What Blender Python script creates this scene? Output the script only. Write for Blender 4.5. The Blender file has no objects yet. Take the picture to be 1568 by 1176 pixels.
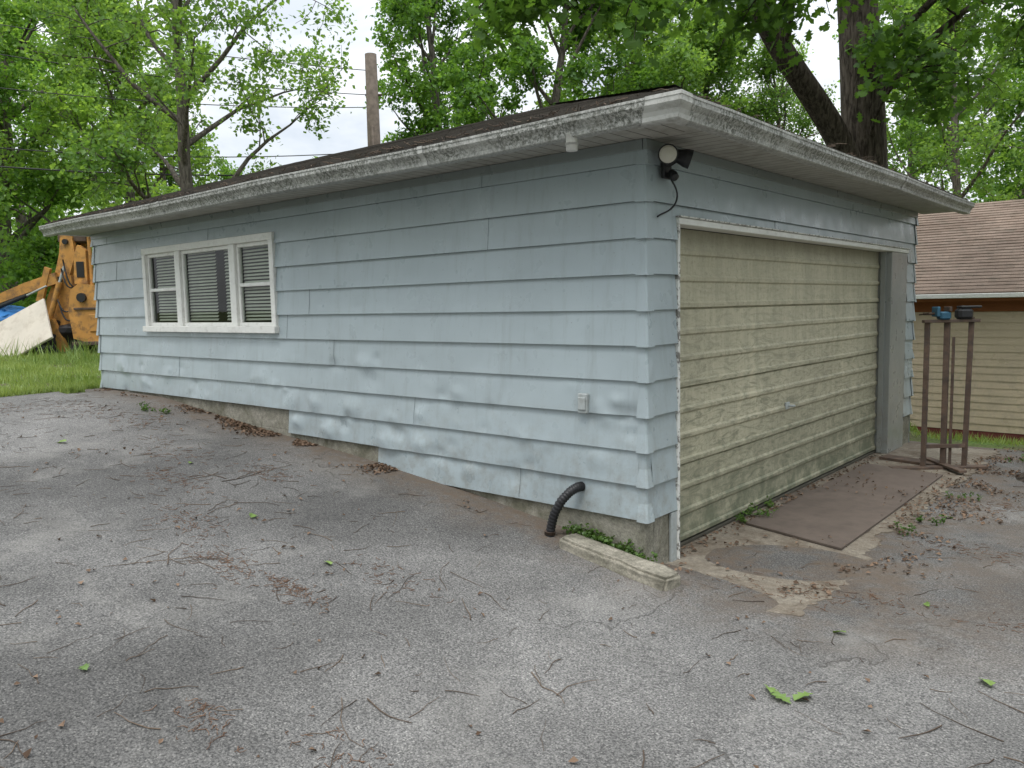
import bpy, bmesh, math, random
import numpy as np
from mathutils import Vector, Matrix, noise as mnoise
random.seed(7)
sc = bpy.context.scene
COL = sc.collection

# ------------------------------------------------------------ camera frame
AX = Vector((0.7575, -0.0487, 0.6510)).normalized()
AY = Vector((0.6525, 0.0864, -0.7529)); AY = (AY - AX*AY.dot(AX)).normalized()
AZ = AX.cross(AY)
CAM = Vector((2.678, -4.393, 1.66))
RX, RY = 0.7575, 0.6525
FX, FY = -0.6525, 0.7575
def at(lat, fwd):
    """ground position, metres to the side / metres ahead of the standing point"""
    return (CAM.x + lat*RX + fwd*FX, CAM.y + lat*RY + fwd*FY)

# ------------------------------------------------------------ node helpers
def newmat(name):
    m = bpy.data.materials.new(name); m.use_nodes = True
    nt = m.node_tree; nt.nodes.clear()
    out = nt.nodes.new('ShaderNodeOutputMaterial')
    return m, nt, out
class N:
    def __init__(s, nt): s.nt = nt
    def n(s, t, **k):
        nd = s.nt.nodes.new(t)
        for a, b in k.items(): setattr(nd, a, b)
        return nd
    def l(s, a, b): s.nt.links.new(a, b)
    def coord(s, kind='Object', scale=None):
        t = s.n('ShaderNodeTexCoord')
        if scale is None: return t.outputs[kind]
        m = s.n('ShaderNodeMapping'); m.inputs['Scale'].default_value = scale
        s.l(t.outputs[kind], m.inputs['Vector']); return m.outputs[0]
    def noise(s, vec, scale, detail=4, rough=.55, dist=0):
        t = s.n('ShaderNodeTexNoise'); t.inputs['Scale'].default_value = scale
        t.inputs['Detail'].default_value = detail; t.inputs['Roughness'].default_value = rough
        t.inputs['Distortion'].default_value = dist
        s.l(vec, t.inputs['Vector']); return t.outputs['Fac']
    def voro(s, vec, scale, feature='F1', out='Distance', rnd=1):
        t = s.n('ShaderNodeTexVoronoi'); t.feature = feature
        t.inputs['Scale'].default_value = scale
        t.inputs['Randomness'].default_value = rnd
        s.l(vec, t.inputs['Vector']); return t.outputs[out]
    def mr(s, v, a, b, c=0, d=1, clamp=True):
        t = s.n('ShaderNodeMapRange'); t.clamp = clamp
        for i, x in zip(range(1, 5), (a, b, c, d)): t.inputs[i].default_value = x
        s.l(v, t.inputs[0]); return t.outputs[0]
    def math(s, op, a, b=None):
        t = s.n('ShaderNodeMath'); t.operation = op
        for i, x in enumerate((a, b)):
            if x is None: continue
            if isinstance(x, (int, float)): t.inputs[i].default_value = x
            else: s.l(x, t.inputs[i])
        return t.outputs[0]
    def mix(s, f, a, b, mode='MIX'):
        t = s.n('ShaderNodeMix'); t.data_type = 'RGBA'; t.blend_type = mode
        for i, x in ((0, f), (6, a), (7, b)):
            if isinstance(x, (int, float)): t.inputs[i].default_value = x
            elif isinstance(x, tuple): t.inputs[i].default_value = (*x, 1)
            else: s.l(x, t.inputs[i])
        return t.outputs[2]
    def scalecol(s, c, f):
        t = s.n('ShaderNodeVectorMath'); t.operation = 'SCALE'
        if isinstance(c, tuple): t.inputs[0].default_value = c
        else: s.l(c, t.inputs[0])
        s.l(f, t.inputs['Scale']); return t.outputs[0]
    def sep(s, v):
        t = s.n('ShaderNodeSeparateXYZ'); s.l(v, t.inputs[0]); return t.outputs
    def comb(s, x, y, z):
        t = s.n('ShaderNodeCombineXYZ')
        for i, q in enumerate((x, y, z)):
            if isinstance(q, (int, float)): t.inputs[i].default_value = q
            else: s.l(q, t.inputs[i])
        return t.outputs[0]
    def bump(s, h, strength, dist):
        t = s.n('ShaderNodeBump'); t.inputs['Strength'].default_value = strength
        t.inputs['Distance'].default_value = dist
        s.l(h, t.inputs['Height']); return t.outputs[0]
    def bsdf(s, out, col, rough=.7, nrm=None, metal=0, spec=.4):
        p = s.n('ShaderNodeBsdfPrincipled')
        if isinstance(col, tuple): p.inputs['Base Color'].default_value = (*col, 1)
        else: s.l(col, p.inputs['Base Color'])
        if isinstance(rough, (int, float)): p.inputs['Roughness'].default_value = rough
        else: s.l(rough, p.inputs['Roughness'])
        p.inputs['Metallic'].default_value = metal
        p.inputs['Specular IOR Level'].default_value = spec
        if nrm is not None: s.l(nrm, p.inputs['Normal'])
        s.l(p.outputs[0], out.inputs[0]); return p

def simple(name, col, rough=.7, var=.25, scale=6, dirt=None, dscale=12, dlo=.5, dhi=.7, damt=.6,
           bump=.15, bscale=80, bd=.002, metal=0, spec=.4):
    m, nt, out = newmat(name); g = N(nt); v = g.coord()
    n1 = g.noise(v, scale, 4)
    c = g.scalecol(col, g.mr(n1, .3, .7, 1-var, 1+var))
    if dirt is not None:
        d = g.mr(g.noise(v, dscale, 5, .65), dlo, dhi, 0, damt)
        c = g.mix(d, c, dirt)
    nr = g.bump(g.noise(v, bscale, 2), bump, bd)
    g.bsdf(out, c, rough, nr, metal, spec); return m

# --- asphalt
def mat_asphalt():
    m, nt, out = newmat('weathered_asphalt'); g = N(nt); v = g.coord()
    agg = g.noise(v, 95, 3, .8)
    c = g.mix(g.mr(agg, .38, .62), (.062, .061, .060), (.235, .229, .22))
    vo = g.n('ShaderNodeTexVoronoi'); vo.inputs['Scale'].default_value = 92; g.l(v, vo.inputs['Vector'])
    cc = g.sep(vo.outputs['Color'])
    near = g.mr(vo.outputs['Distance'], .5, .3)
    st = g.math('MULTIPLY', g.mr(cc[0], .70, .78), near)
    c = g.mix(g.math('MULTIPLY', st, .5), c, (.42, .405, .38))
    dk = g.math('MULTIPLY', g.mr(cc[1], .72, .78), near)
    c = g.mix(g.math('MULTIPLY', dk, .5), c, (.04, .04, .04))
    c = g.scalecol(c, g.mr(g.noise(v, .38, 3, .6), .36, .64, .60, 1.18))
    c = g.scalecol(c, g.mr(g.noise(v, 2.6, 5, .7), .3, .7, .80, 1.16))
    dust = g.mr(g.noise(v, 1.0, 6, .72, .5), .52, .74, 0, .42)
    c = g.mix(dust, c, (.32, .308, .285))
    t = g.n('ShaderNodeVectorMath'); t.operation = 'MULTIPLY_ADD'
    nz = g.n('ShaderNodeTexNoise'); nz.inputs['Scale'].default_value = 2.5; nz.inputs['Detail'].default_value = 5
    g.l(v, nz.inputs['Vector']); g.l(nz.outputs['Color'], t.inputs[0]); t.inputs[1].default_value = (.6, .6, .6); g.l(v, t.inputs[2])
    e = g.voro(t.outputs[0], .35, 'DISTANCE_TO_EDGE')
    cr = g.math('MULTIPLY', g.mr(e, .001, .003, 1, 0), g.mr(g.noise(v, .8, 2), .48, .56))
    c = g.mix(g.math('MULTIPLY', cr, .55), c, (.05, .047, .043))
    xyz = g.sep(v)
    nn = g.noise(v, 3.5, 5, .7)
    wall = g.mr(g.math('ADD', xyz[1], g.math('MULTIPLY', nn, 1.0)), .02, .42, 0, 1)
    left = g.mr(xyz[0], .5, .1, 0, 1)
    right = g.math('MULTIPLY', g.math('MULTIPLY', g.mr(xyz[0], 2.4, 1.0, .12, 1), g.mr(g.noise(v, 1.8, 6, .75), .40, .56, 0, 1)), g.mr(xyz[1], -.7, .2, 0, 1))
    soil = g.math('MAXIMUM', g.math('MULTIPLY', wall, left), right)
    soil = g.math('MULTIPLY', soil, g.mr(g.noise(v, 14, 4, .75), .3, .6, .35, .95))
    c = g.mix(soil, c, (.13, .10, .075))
    h = g.math('ADD', agg, g.math('MULTIPLY', st, .3))
    h = g.math('SUBTRACT', h, g.math('MULTIPLY', cr, .8))
    g.bsdf(out, c, .9, g.bump(h, .8, .006), 0, .25); return m

def mat_concrete(name, col=(.33, .30, .25), dirtc=(.13, .10, .075), lo=.42, hi=.68, amt=.8, b=.5):
    m, nt, out = newmat(name); g = N(nt); v = g.coord()
    c = g.mix(g.mr(g.noise(v, 90, 3, .7), .35, .65), tuple(x*.75 for x in col), tuple(x*1.15 for x in col))
    c = g.mix(g.mr(g.noise(v, 2.6, 6, .7, .6), lo, hi, 0, amt), c, dirtc)
    c = g.scalecol(c, g.mr(g.noise(v, 22, 5, .75), .3, .7, .65, 1.25))
    g.bsdf(out, c, .92, g.bump(g.noise(v, 60, 5, .75), b, .008), 0, .2); return m

def mat_siding(name, col, streak=(.14, .145, .13), dirt=1.0):
    m, nt, out = newmat(name); g = N(nt); v = g.coord()
    c = g.scalecol(col, g.mr(g.noise(v, 1.3, 3), .3, .7, .92, 1.06))
    vs = g.coord('Object', (14, 14, 1.2))
    c = g.mix(g.mr(g.noise(vs, 1, 5, .7), .52, .82, 0, .36*dirt), c, streak)
    spk = g.mr(g.noise(v, 45, 3, .7), .66, .73, 0, .5*dirt)
    c = g.mix(spk, c, (.12, .11, .09))
    z = g.sep(v)[2]
    low = g.math('MULTIPLY', g.mr(z, 1.1, .2, 0, 1), g.mr(g.noise(v, 8, 5, .75), .44, .68, 0, .6*dirt))
    c = g.mix(low, c, (.20, .185, .15))
    rg = g.mr(g.noise(v, 5, 3), .3, .7, .24, .42)
    g.bsdf(out, c, rg, g.bump(g.noise(v, 3.5, 2), .4, .018), 0, .6); return m

def mat_door():
    m, nt, out = newmat('mildewed_fiberglass'); g = N(nt); v = g.coord()
    c = g.scalecol((.515, .48, .355), g.mr(g.noise(v, .9, 3), .3, .7, .86, 1.10))
    vs = g.coord('Object', (9, 9, .8))
    c = g.mix(g.mr(g.noise(vs, 1, 6, .75), .42, .72, 0, .5), c, (.23, .22, .16))
    xyz = g.sep(v)
    wav = g.noise(g.coord('Object', (3, 3.2, 14)), 1, 6, .78, 2.0)
    rb = g.math('MULTIPLY', g.mr(wav, .47, .61, 0, .8), g.mr(xyz[2], 1.9, .8, .25, 1))
    c = g.mix(rb, c, (.205, .205, .145))
    c = g.mix(g.mr(g.noise(v, 26, 5, .85), .54, .68, 0, .55), c, (.155, .155, .11))
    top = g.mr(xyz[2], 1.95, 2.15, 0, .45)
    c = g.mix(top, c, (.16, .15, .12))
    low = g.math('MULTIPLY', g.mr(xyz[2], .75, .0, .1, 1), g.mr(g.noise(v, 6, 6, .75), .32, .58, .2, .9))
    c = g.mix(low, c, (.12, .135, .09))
    g.bsdf(out, c, .62, g.bump(g.noise(v, 5, 4), .35, .012), 0, .3); return m

def mat_gutter(clean=False):
    m, nt, out = newmat('gutter_paint_clean' if clean else 'gutter_paint'); g = N(nt); v = g.coord()
    c = g.scalecol((.54, .54, .515), g.mr(g.noise(v, 3, 3), .3, .7, .78, 1.1))
    if not clean:
        z = g.sep(v)[2]
        band = g.math('MULTIPLY', g.mr(z, 2.63, 2.65, .6, 1), g.mr(z, 2.762, 2.74, .3, 1))
        s1 = g.mr(g.noise(v, 48, 6, .82), .42, .56, 0, .95)
        s1 = g.math('MULTIPLY', s1, g.mr(g.noise(v, 3.2, 4, .7), .28, .52, .25, 1))
        c = g.mix(g.math('MULTIPLY', s1, band), c, (.08, .085, .07))
        vs = g.coord('Object', (22, 22, 1.5))
        c = g.mix(g.mr(g.noise(vs, 1, 5, .7), .5, .70, 0, .6), c, (.14, .135, .105))
    else:
        c = g.mix(g.mr(g.noise(v, 14, 5, .75), .46, .66, 0, .6), c, (.19, .18, .15))
    g.bsdf(out, c, .55, None, 0, .4); return m

def mat_soffit(name, axis):
    m, nt, out = newmat(name); g = N(nt); v = g.coord()
    s = g.sep(v)[axis]
    w = g.math('ABSOLUTE', g.math('SUBTRACT', g.math('FRACT', g.math('MULTIPLY', s, 9.0)), .5))
    gr = g.mr(w, .02, .07, 0, 1)
    c = g.scalecol((.42, .41, .37), g.mr(gr, 0, 1, .3, 1))
    c = g.mix(g.mr(g.noise(v, 8, 5, .7), .45, .72, 0, .6), c, (.2, .185, .15))
    g.bsdf(out, c, .7, g.bump(gr, .5, .004)); return m

def mat_shingle(name, a, b, horiz='x', rowh=.14, up='y', mort=.45):
    m, nt, out = newmat(name); g = N(nt); v = g.coord()
    xyz = g.sep(v)
    u = xyz[0] if horiz == 'x' else xyz[1]
    w = xyz[1] if up == 'y' else xyz[0]
    br = g.n('ShaderNodeTexBrick'); br.inputs['Scale'].default_value = 1
    br.inputs['Brick Width'].default_value = .28; br.inputs['Row Height'].default_value = rowh
    br.inputs['Mortar Size'].default_value = .004; br.inputs['Mortar Smooth'].default_value = .3
    br.inputs['Color1'].default_value = (*a, 1); br.inputs['Color2'].default_value = (*b, 1)
    br.inputs['Mortar'].default_value = (a[0]*mort, a[1]*mort, a[2]*mort, 1)
    g.l(g.comb(u, w, 0), br.inputs['Vector'])
    c = g.scalecol(br.outputs['Color'], g.mr(g.noise(v, 120, 3, .7), .3, .7, .65, 1.3))
    c = g.scalecol(c, g.mr(g.noise(v, .8, 5, .65), .3, .7, .75, 1.25))
    c = g.mix(g.mr(g.noise(v, 5, 5, .7), .50, .7, 0, .5), c, (.085, .08, .06))
    g.bsdf(out, c, .93, g.bump(g.noise(v, 130, 3), .5, .004), 0, .15); return m

def mat_leaf(name, dark, bright, trans=.45):
    m, nt, out = newmat(name); g = N(nt); v = g.coord()
    geo = g.n('ShaderNodeNewGeometry')
    f = g.math('ADD', g.math('MULTIPLY', geo.outputs['Random Per Island'], .55), g.mr(g.noise(v, .7, 0), .25, .75, 0, .45))
    oi = g.n('ShaderNodeObjectInfo')
    f = g.math('ADD', f, g.mr(oi.outputs['Random'], 0, 1, -.18, .18))
    c = g.mix(g.mr(f, .1, .9), dark, bright)
    d = g.n('ShaderNodeBsdfDiffuse'); g.l(c, d.inputs[0])
    gl = g.n('ShaderNodeBsdfGlossy'); gl.inputs['Roughness'].default_value = .45; gl.inputs[0].default_value = (.6, .65, .6, 1)
    m0 = g.n('ShaderNodeMixShader'); m0.inputs[0].default_value = .06
    g.l(d.outputs[0], m0.inputs[1]); g.l(gl.outputs[0], m0.inputs[2])
    t = g.n('ShaderNodeBsdfTranslucent')
    c2 = g.mix(1.0, c, (1.7, 1.6, .8), 'MULTIPLY'); g.l(c2, t.inputs[0])
    mx = g.n('ShaderNodeMixShader'); mx.inputs[0].default_value = trans
    g.l(m0.outputs[0], mx.inputs[1]); g.l(t.outputs[0], mx.inputs[2]); g.l(mx.outputs[0], out.inputs[0]); return m

def mat_bark(name, a=(.06, .05, .04), b=(.16, .14, .12)):
    m, nt, out = newmat(name); g = N(nt)
    vs = g.coord('Object', (1, 1, .18)); n1 = g.noise(vs, 22, 5, .7, .6)
    c = g.mix(g.mr(n1, .40, .60), a, b)
    g.bsdf(out, c, .95, g.bump(n1, 1, .06), 0, .15); return m

def mat_ground():
    m, nt, out = newmat('grassy_soil'); g = N(nt); v = g.coord()
    c = g.mix(g.mr(g.noise(v, 1.5, 5, .7), .4, .62), (.11, .095, .06), (.10, .16, .04))
    c = g.scalecol(c, g.mr(g.noise(v, 30, 4, .7), .3, .7, .6, 1.4))
    g.bsdf(out, c, .95, g.bump(g.noise(v, 25, 4), .8, .03), 0, .1); return m

def mat_glass():
    m, nt, out = newmat('window_glass'); g = N(nt)
    tr = g.n('ShaderNodeBsdfTransparent'); tr.inputs[0].default_value = (.84, .89, .85, 1)
    gl = g.n('ShaderNodeBsdfGlossy'); gl.inputs['Roughness'].default_value = .02
    fr = g.n('ShaderNodeLayerWeight'); fr.inputs[0].default_value = .22
    mx = g.n('ShaderNodeMixShader'); g.l(g.mr(fr.outputs[0], 0, 1, .03, .8), mx.inputs[0])
    g.l(tr.outputs[0], mx.inputs[1]); g.l(gl.outputs[0], mx.inputs[2]); g.l(mx.outputs[0], out.inputs[0]); return m

def mat_rand(name, a, b, rough=.8):
    m, nt, out = newmat(name); g = N(nt)
    geo = g.n('ShaderNodeNewGeometry')
    g.bsdf(out, g.mix(geo.outputs['Random Per Island'], a, b), rough, None, 0, .25); return m

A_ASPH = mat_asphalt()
A_CONC = mat_concrete('apron_concrete', (.25, .222, .18), (.12, .092, .068), .40, .64, .85)
A_FOUND = mat_concrete('foundation_concrete', (.30, .285, .24), (.12, .115, .08), .42, .62, .8)
A_CURB = mat_concrete('curb_concrete', (.33, .305, .25), (.14, .135, .10), .42, .62, .75, .9)
A_SIDE = mat_siding('blue_grey_siding', (.345, .405, .43))
A_TRIMB = mat_siding('blue_grey_trim', (.22, .25, .255))
A_JAMB = mat_siding('grey_jamb_paint', (.26, .275, .265))
A_TAN = mat_siding('tan_siding', (.60, .49, .355), (.35, .28, .18), .5)
A_DOOR = mat_door()
A_GUT = mat_gutter(); A_GUTC = mat_gutter(True)
A_SOFX = mat_soffit('ribbed_soffit_side', 0); A_SOFY = mat_soffit('ribbed_soffit_front', 1)
A_WHITE = simple('white_trim_paint', (.74, .74, .71), .5, .06, 5, (.3, .28, .24), 18, .52, .77, .35)
A_PEEL = simple('peeling_white_trim', (.66, .66, .63), .6, .1, 5, (.10, .09, .075), 22, .50, .58, .85)
A_SHIN = mat_shingle('grey_brown_shingles', (.075, .068, .060), (.115, .102, .09))
A_SHINN = mat_shingle('tan_brown_shingles', (.185, .138, .108), (.225, .172, .138), rowh=.13, mort=.75)
A_SHEDGE = simple('shingle_edge', (.05, .045, .04), .95, .3, 20)
A_DARK = simple('dark_interior', (.04, .045, .04), .9)
A_BLIND = simple('blind_slat', (.62, .62, .55), .6, .05)
A_GLASS = mat_glass()
A_BLACK = simple('black_plastic', (.018, .018, .02), .45, .2)
A_SEAL = simple('dirty_rubber_seal', (.07, .065, .05), .9, .3)
A_LENS = simple('lamp_lens', (.55, .53, .46), .25, .06)
A_GREYM = simple('grey_metal_paint', (.36, .39, .39), .5, .1, 6, (.2, .2, .18), 20, .5, .7, .5)
A_RUST = simple('rusty_steel', (.10, .068, .05), .85, .35, 9, (.06, .05, .045), 14, .45, .65, .7, .4, 60, .003)
A_PLATE = simple('rusty_brown_plate', (.120, .095, .079), .8, .14, 3, (.08, .064, .054), 9, .45, .7, .6, .3, 70, .002)
A_ORANGE = simple('faded_orange_paint', (.50, .25, .065), .6, .22, 2, (.15, .09, .05), 6, .48, .66, .8)
A_TIRE = simple('tire_rubber', (.03, .03, .03), .9, .2)
A_BOARD = simple('weathered_board', (.55, .50, .43), .8, .12, 2, (.25, .2, .15), 4, .5, .7, .5)
A_BLUE = simple('blue_plastic', (.03, .16, .42), .5, .15)
A_BLUEV = simple('blue_vise_paint', (.03, .10, .16), .5, .3)
A_FASC = simple('orange_brown_trim', (.26, .085, .025), .6, .12)
A_BRICKR = simple('red_painted_foundation', (.17, .045, .04), .9, .2)
A_POLE = simple('weathered_pole_wood', (.13, .105, .085), .9, .3, 8)
A_WIRE = simple('cable_black', (.02, .02, .02), .6)
A_BARKO = mat_bark('oak_bark', (.035, .028, .022), (.125, .105, .085))
A_BARKM = mat_bark('maple_bark', (.08, .07, .06), (.20, .175, .15))
A_LEAFM = mat_leaf('maple_leaves', (.065, .150, .03), (.195, .355, .07), .5)
A_LEAFL = mat_leaf('light_leaves', (.085, .175, .045), (.235, .38, .09), .5)
A_LEAFO = mat_leaf('oak_leaves', (.035, .09, .018), (.11, .22, .04), .45)
A_LEAFD = mat_leaf('distant_leaves', (.07, .15, .035), (.18, .31, .07), .35)
A_WEED = mat_leaf('weed_leaves', (.05, .10, .02), (.12, .21, .05), .3)
A_GRASS = mat_leaf('grass_blades', (.12, .20, .045), (.30, .38, .12), .3)
A_FALL = mat_leaf('fallen_green_leaf', (.10, .17, .045), (.19, .28, .08), .1)
A_TWIG = mat_rand('twig_bark', (.045, .032, .024), (.15, .11, .08))
A_LITT = mat_rand('dead_leaf', (.07, .043, .028), (.23, .155, .105))
A_CATK = mat_rand('catkin_brown', (.10, .055, .035), (.19, .115, .075))
A_GROUND = mat_ground()

# ------------------------------------------------------------ mesh helpers
def link(o, parent=None):
    COL.objects.link(o)
    if parent: o.parent = parent
    return o
def empty(name):
    e = bpy.data.objects.new(name, None); COL.objects.link(e); e.empty_display_size = .2; return e
def mesh(name, V, F, mats, parent=None, smooth=False, mi=None):
    me = bpy.data.meshes.new(name); me.from_pydata([tuple(v) for v in V], [], [tuple(f) for f in F])
    for m in (mats if isinstance(mats, (list, tuple)) else [mats]): me.materials.append(m)
    if mi is not None: me.polygons.foreach_set('material_index', mi)
    if smooth: me.polygons.foreach_set('use_smooth', [True]*len(me.polygons))
    me.update(); return link(bpy.data.objects.new(name, me), parent)
def np_mesh(name, parts, mats):
    co = []; li = []; ls = []; mi = []; sm = []; off = 0; lo = 0
    for V, F, m, s in parts:
        V = np.asarray(V, dtype=np.float32).reshape(-1, 3); F = np.asarray(F, dtype=np.int32)
        co.append(V); li.append((F+off).ravel()); k = F.shape[1]; n = F.shape[0]
        ls.append(lo+np.arange(n)*k); mi.append(np.full(n, m)); sm.append(np.full(n, s))
        off += len(V); lo += n*k
    co = np.concatenate(co); li = np.concatenate(li); ls = np.concatenate(ls)
    mi = np.concatenate(mi); sm = np.concatenate(sm)
    me = bpy.data.meshes.new(name)
    me.vertices.add(len(co)); me.vertices.foreach_set('co', co.ravel())
    me.loops.add(len(li)); me.loops.foreach_set('vertex_index', li.astype(np.int32))
    me.polygons.add(len(ls)); me.polygons.foreach_set('loop_start', ls.astype(np.int32))
    for m in mats: me.materials.append(m)
    me.polygons.foreach_set('material_index', mi.astype(np.int32))
    me.polygons.foreach_set('use_smooth', sm.astype(bool))
    me.update(calc_edges=True); me.validate(); return me
def npobj(name, parts, mats, parent=None):
    return link(bpy.data.objects.new(name, np_mesh(name, parts, mats)), parent)
def box(name, lo, hi, mat, parent=None, bev=.004, rot=None, loc=None):
    bm = bmesh.new(); bmesh.ops.create_cube(bm, size=1)
    for v in bm.verts:
        v.co = Vector([lo[i]+(v.co[i]+.5)*(hi[i]-lo[i]) for i in range(3)])
    if bev: bmesh.ops.bevel(bm, geom=bm.edges[:], offset=bev, segments=1, affect='EDGES', profile=.5)
    me = bpy.data.meshes.new(name); bm.to_mesh(me); bm.free(); me.materials.append(mat)
    o = bpy.data.objects.new(name, me)
    if rot: o.rotation_euler = rot
    if loc: o.location = loc
    return link(o, parent)
def tube(P, r, s=6, caps=False):
    P = np.asarray(P, float); n = len(P); r = np.broadcast_to(np.asarray(r, float), (n,))
    T = np.gradient(P, axis=0); T /= np.linalg.norm(T, axis=1)[:, None]+1e-9
    ref = np.array([0, 0, 1.]) if abs(T[:, 2]).mean() < .8 else np.array([1., 0, 0])
    A = np.cross(T, ref); A /= np.linalg.norm(A, axis=1)[:, None]+1e-9
    B = np.cross(T, A); th = np.linspace(0, 2*np.pi, s, endpoint=False)
    V = P[:, None, :]+r[:, None, None]*(np.cos(th)[None, :, None]*A[:, None, :]+np.sin(th)[None, :, None]*B[:, None, :])
    i = np.arange(n-1)[:, None]*s; j = np.arange(s)[None, :]; j2 = (j+1) % s
    F = np.stack([i+j, i+j2, i+s+j2, i+s+j], -1).reshape(-1, 4)
    return V.reshape(-1, 3), F
def tubeobj(name, P, r, mat, parent=None, s=12, cap=True):
    V, F = tube(P, r, s); F = [tuple(f) for f in F]
    if cap: F += [tuple(range(s)), tuple(range(len(V)-s, len(V)))]
    o = mesh(name, V, F, mat, parent)
    for p in o.data.polygons:
        if len(p.vertices) == 4: p.use_smooth = True
    return o
def merge_tubes(lst, m=0):
    return [(V, F, m, True) for V, F in lst]

# ------------------------------------------------------------ terrain
FXs = [-200, -40, -12, -8, -6.5, -5, -3.95, -2.64, -1.66, -.77, 0, .5, 1.2, 60, 200]
FZs = [1.5, .95, .74, .69, .66, .535, .445, .325, .235, .12, -.01, -.085, -.10, -.3, -.5]
def sst(a, b, x):
    t = np.clip((x-a)/(b-a), 0, 1); return t*t*(3-2*t)
def g(x, y):
    x = np.asarray(x, float); y = np.asarray(y, float)
    f = np.interp(x, FXs, FZs)
    t = sst(-.05, .25, y)*sst(-.35, -.12, x)
    f = f*(1-t)-.10*t
    s = sst(6.3, 10.5, y)*sst(-14, -6, x)
    f = f*(1-s)-.88*s
    f = f+.006*np.sin(1.7*x+.6*y)+.005*np.sin(2.9*y-1.1*x)
    return f
def gz(x, y): return float(g(x, y))

def grid_sheet(name, xs, ys, zf, mat, skip=None, jitter=None):
    X, Y = np.meshgrid(xs, ys, indexing='ij')
    if jitter is not None: X, Y = jitter(X, Y)
    Z = zf(X, Y); V = np.stack([X, Y, Z], -1).reshape(-1, 3)
    nx, ny = len(xs), len(ys)
    i, j = np.meshgrid(np.arange(nx-1), np.arange(ny-1), indexing='ij')
    F = np.stack([i*ny+j, (i+1)*ny+j, (i+1)*ny+j+1, i*ny+j+1], -1).reshape(-1, 4)
    if skip is not None:
        c = V[F].mean(1); F = F[~skip(c[:, 0], c[:, 1])]
    return npobj(name, [(V, F, 0, True)], [mat])

ax_x = np.concatenate([[-400, -200, -120, -80, -55, -40], np.arange(-30, -12, 1.0), np.arange(-12, 10, .25), np.arange(10, 30, 1.5), [40, 60, 90, 150, 400]])
ax_y = np.concatenate([[-400, -200, -90, -50, -30], np.arange(-20, -8, 1.0), np.arange(-8, 14, .25), np.arange(14, 32, 1.5), [40, 60, 90, 150, 250, 400]])
def ground_z(X, Y):
    inside = sst(-8.9, -8.3, X)*sst(14.4, 13.6, X)*sst(-16.6, -15.8, Y)*sst(7.0, 6.2, Y)
    return g(X, Y)-.05*inside
grid_sheet('ground', ax_x, ax_y, ground_z, A_GROUND)
def jit(X, Y):
    e = (np.sin(Y*2.3)+.6*np.sin(Y*5.1+1)+.4*np.sin(Y*11))*.06
    X = np.where(X < -8.3, X+e, X)
    e2 = (np.sin(X*2.1)+.6*np.sin(X*5.7+1))*.1
    Y = np.where(Y > 6.25, Y+e2, Y); return X, Y
axs = np.concatenate([np.arange(-8.4, -.5, .2), np.arange(-.5, 1.2, .1), np.arange(1.2, 14, .3)])
ays = np.concatenate([np.arange(-16, -1, .3), np.arange(-1, .5, .1), np.arange(.5, 6.4, .25)])
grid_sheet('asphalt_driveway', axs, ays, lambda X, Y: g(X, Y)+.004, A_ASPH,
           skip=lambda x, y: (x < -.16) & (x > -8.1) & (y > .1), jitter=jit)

# concrete apron with broken edge
rng = np.random.default_rng(3)
def en(a, b): return .07*mnoise.noise(Vector((a*2.5, b, 0)))+.05*mnoise.noise(Vector((a*9, b, 4)))+.03*mnoise.noise(Vector((a*25, b, 7)))
pts = []
for t in np.linspace(-.14, .85, 40): pts.append((t, -.12-.06*t+en(t, 1)))
for t in np.linspace(-.1, 6.0, 200): pts.append((.98+1.6*en(t, 6)+.10*math.exp(-(t-.4)**2*3), t))
pts.append((-.14, 6.0))
n = len(pts); V = [(x, y, -.088) for x, y in pts]+[(x*1.0, y, -.2) for x, y in pts]
F = [tuple(range(n))]+[(i, (i+1) % n, n+(i+1) % n, n+i) for i in range(n)]
mesh('concrete_apron', V, F, A_CONC)

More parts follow.
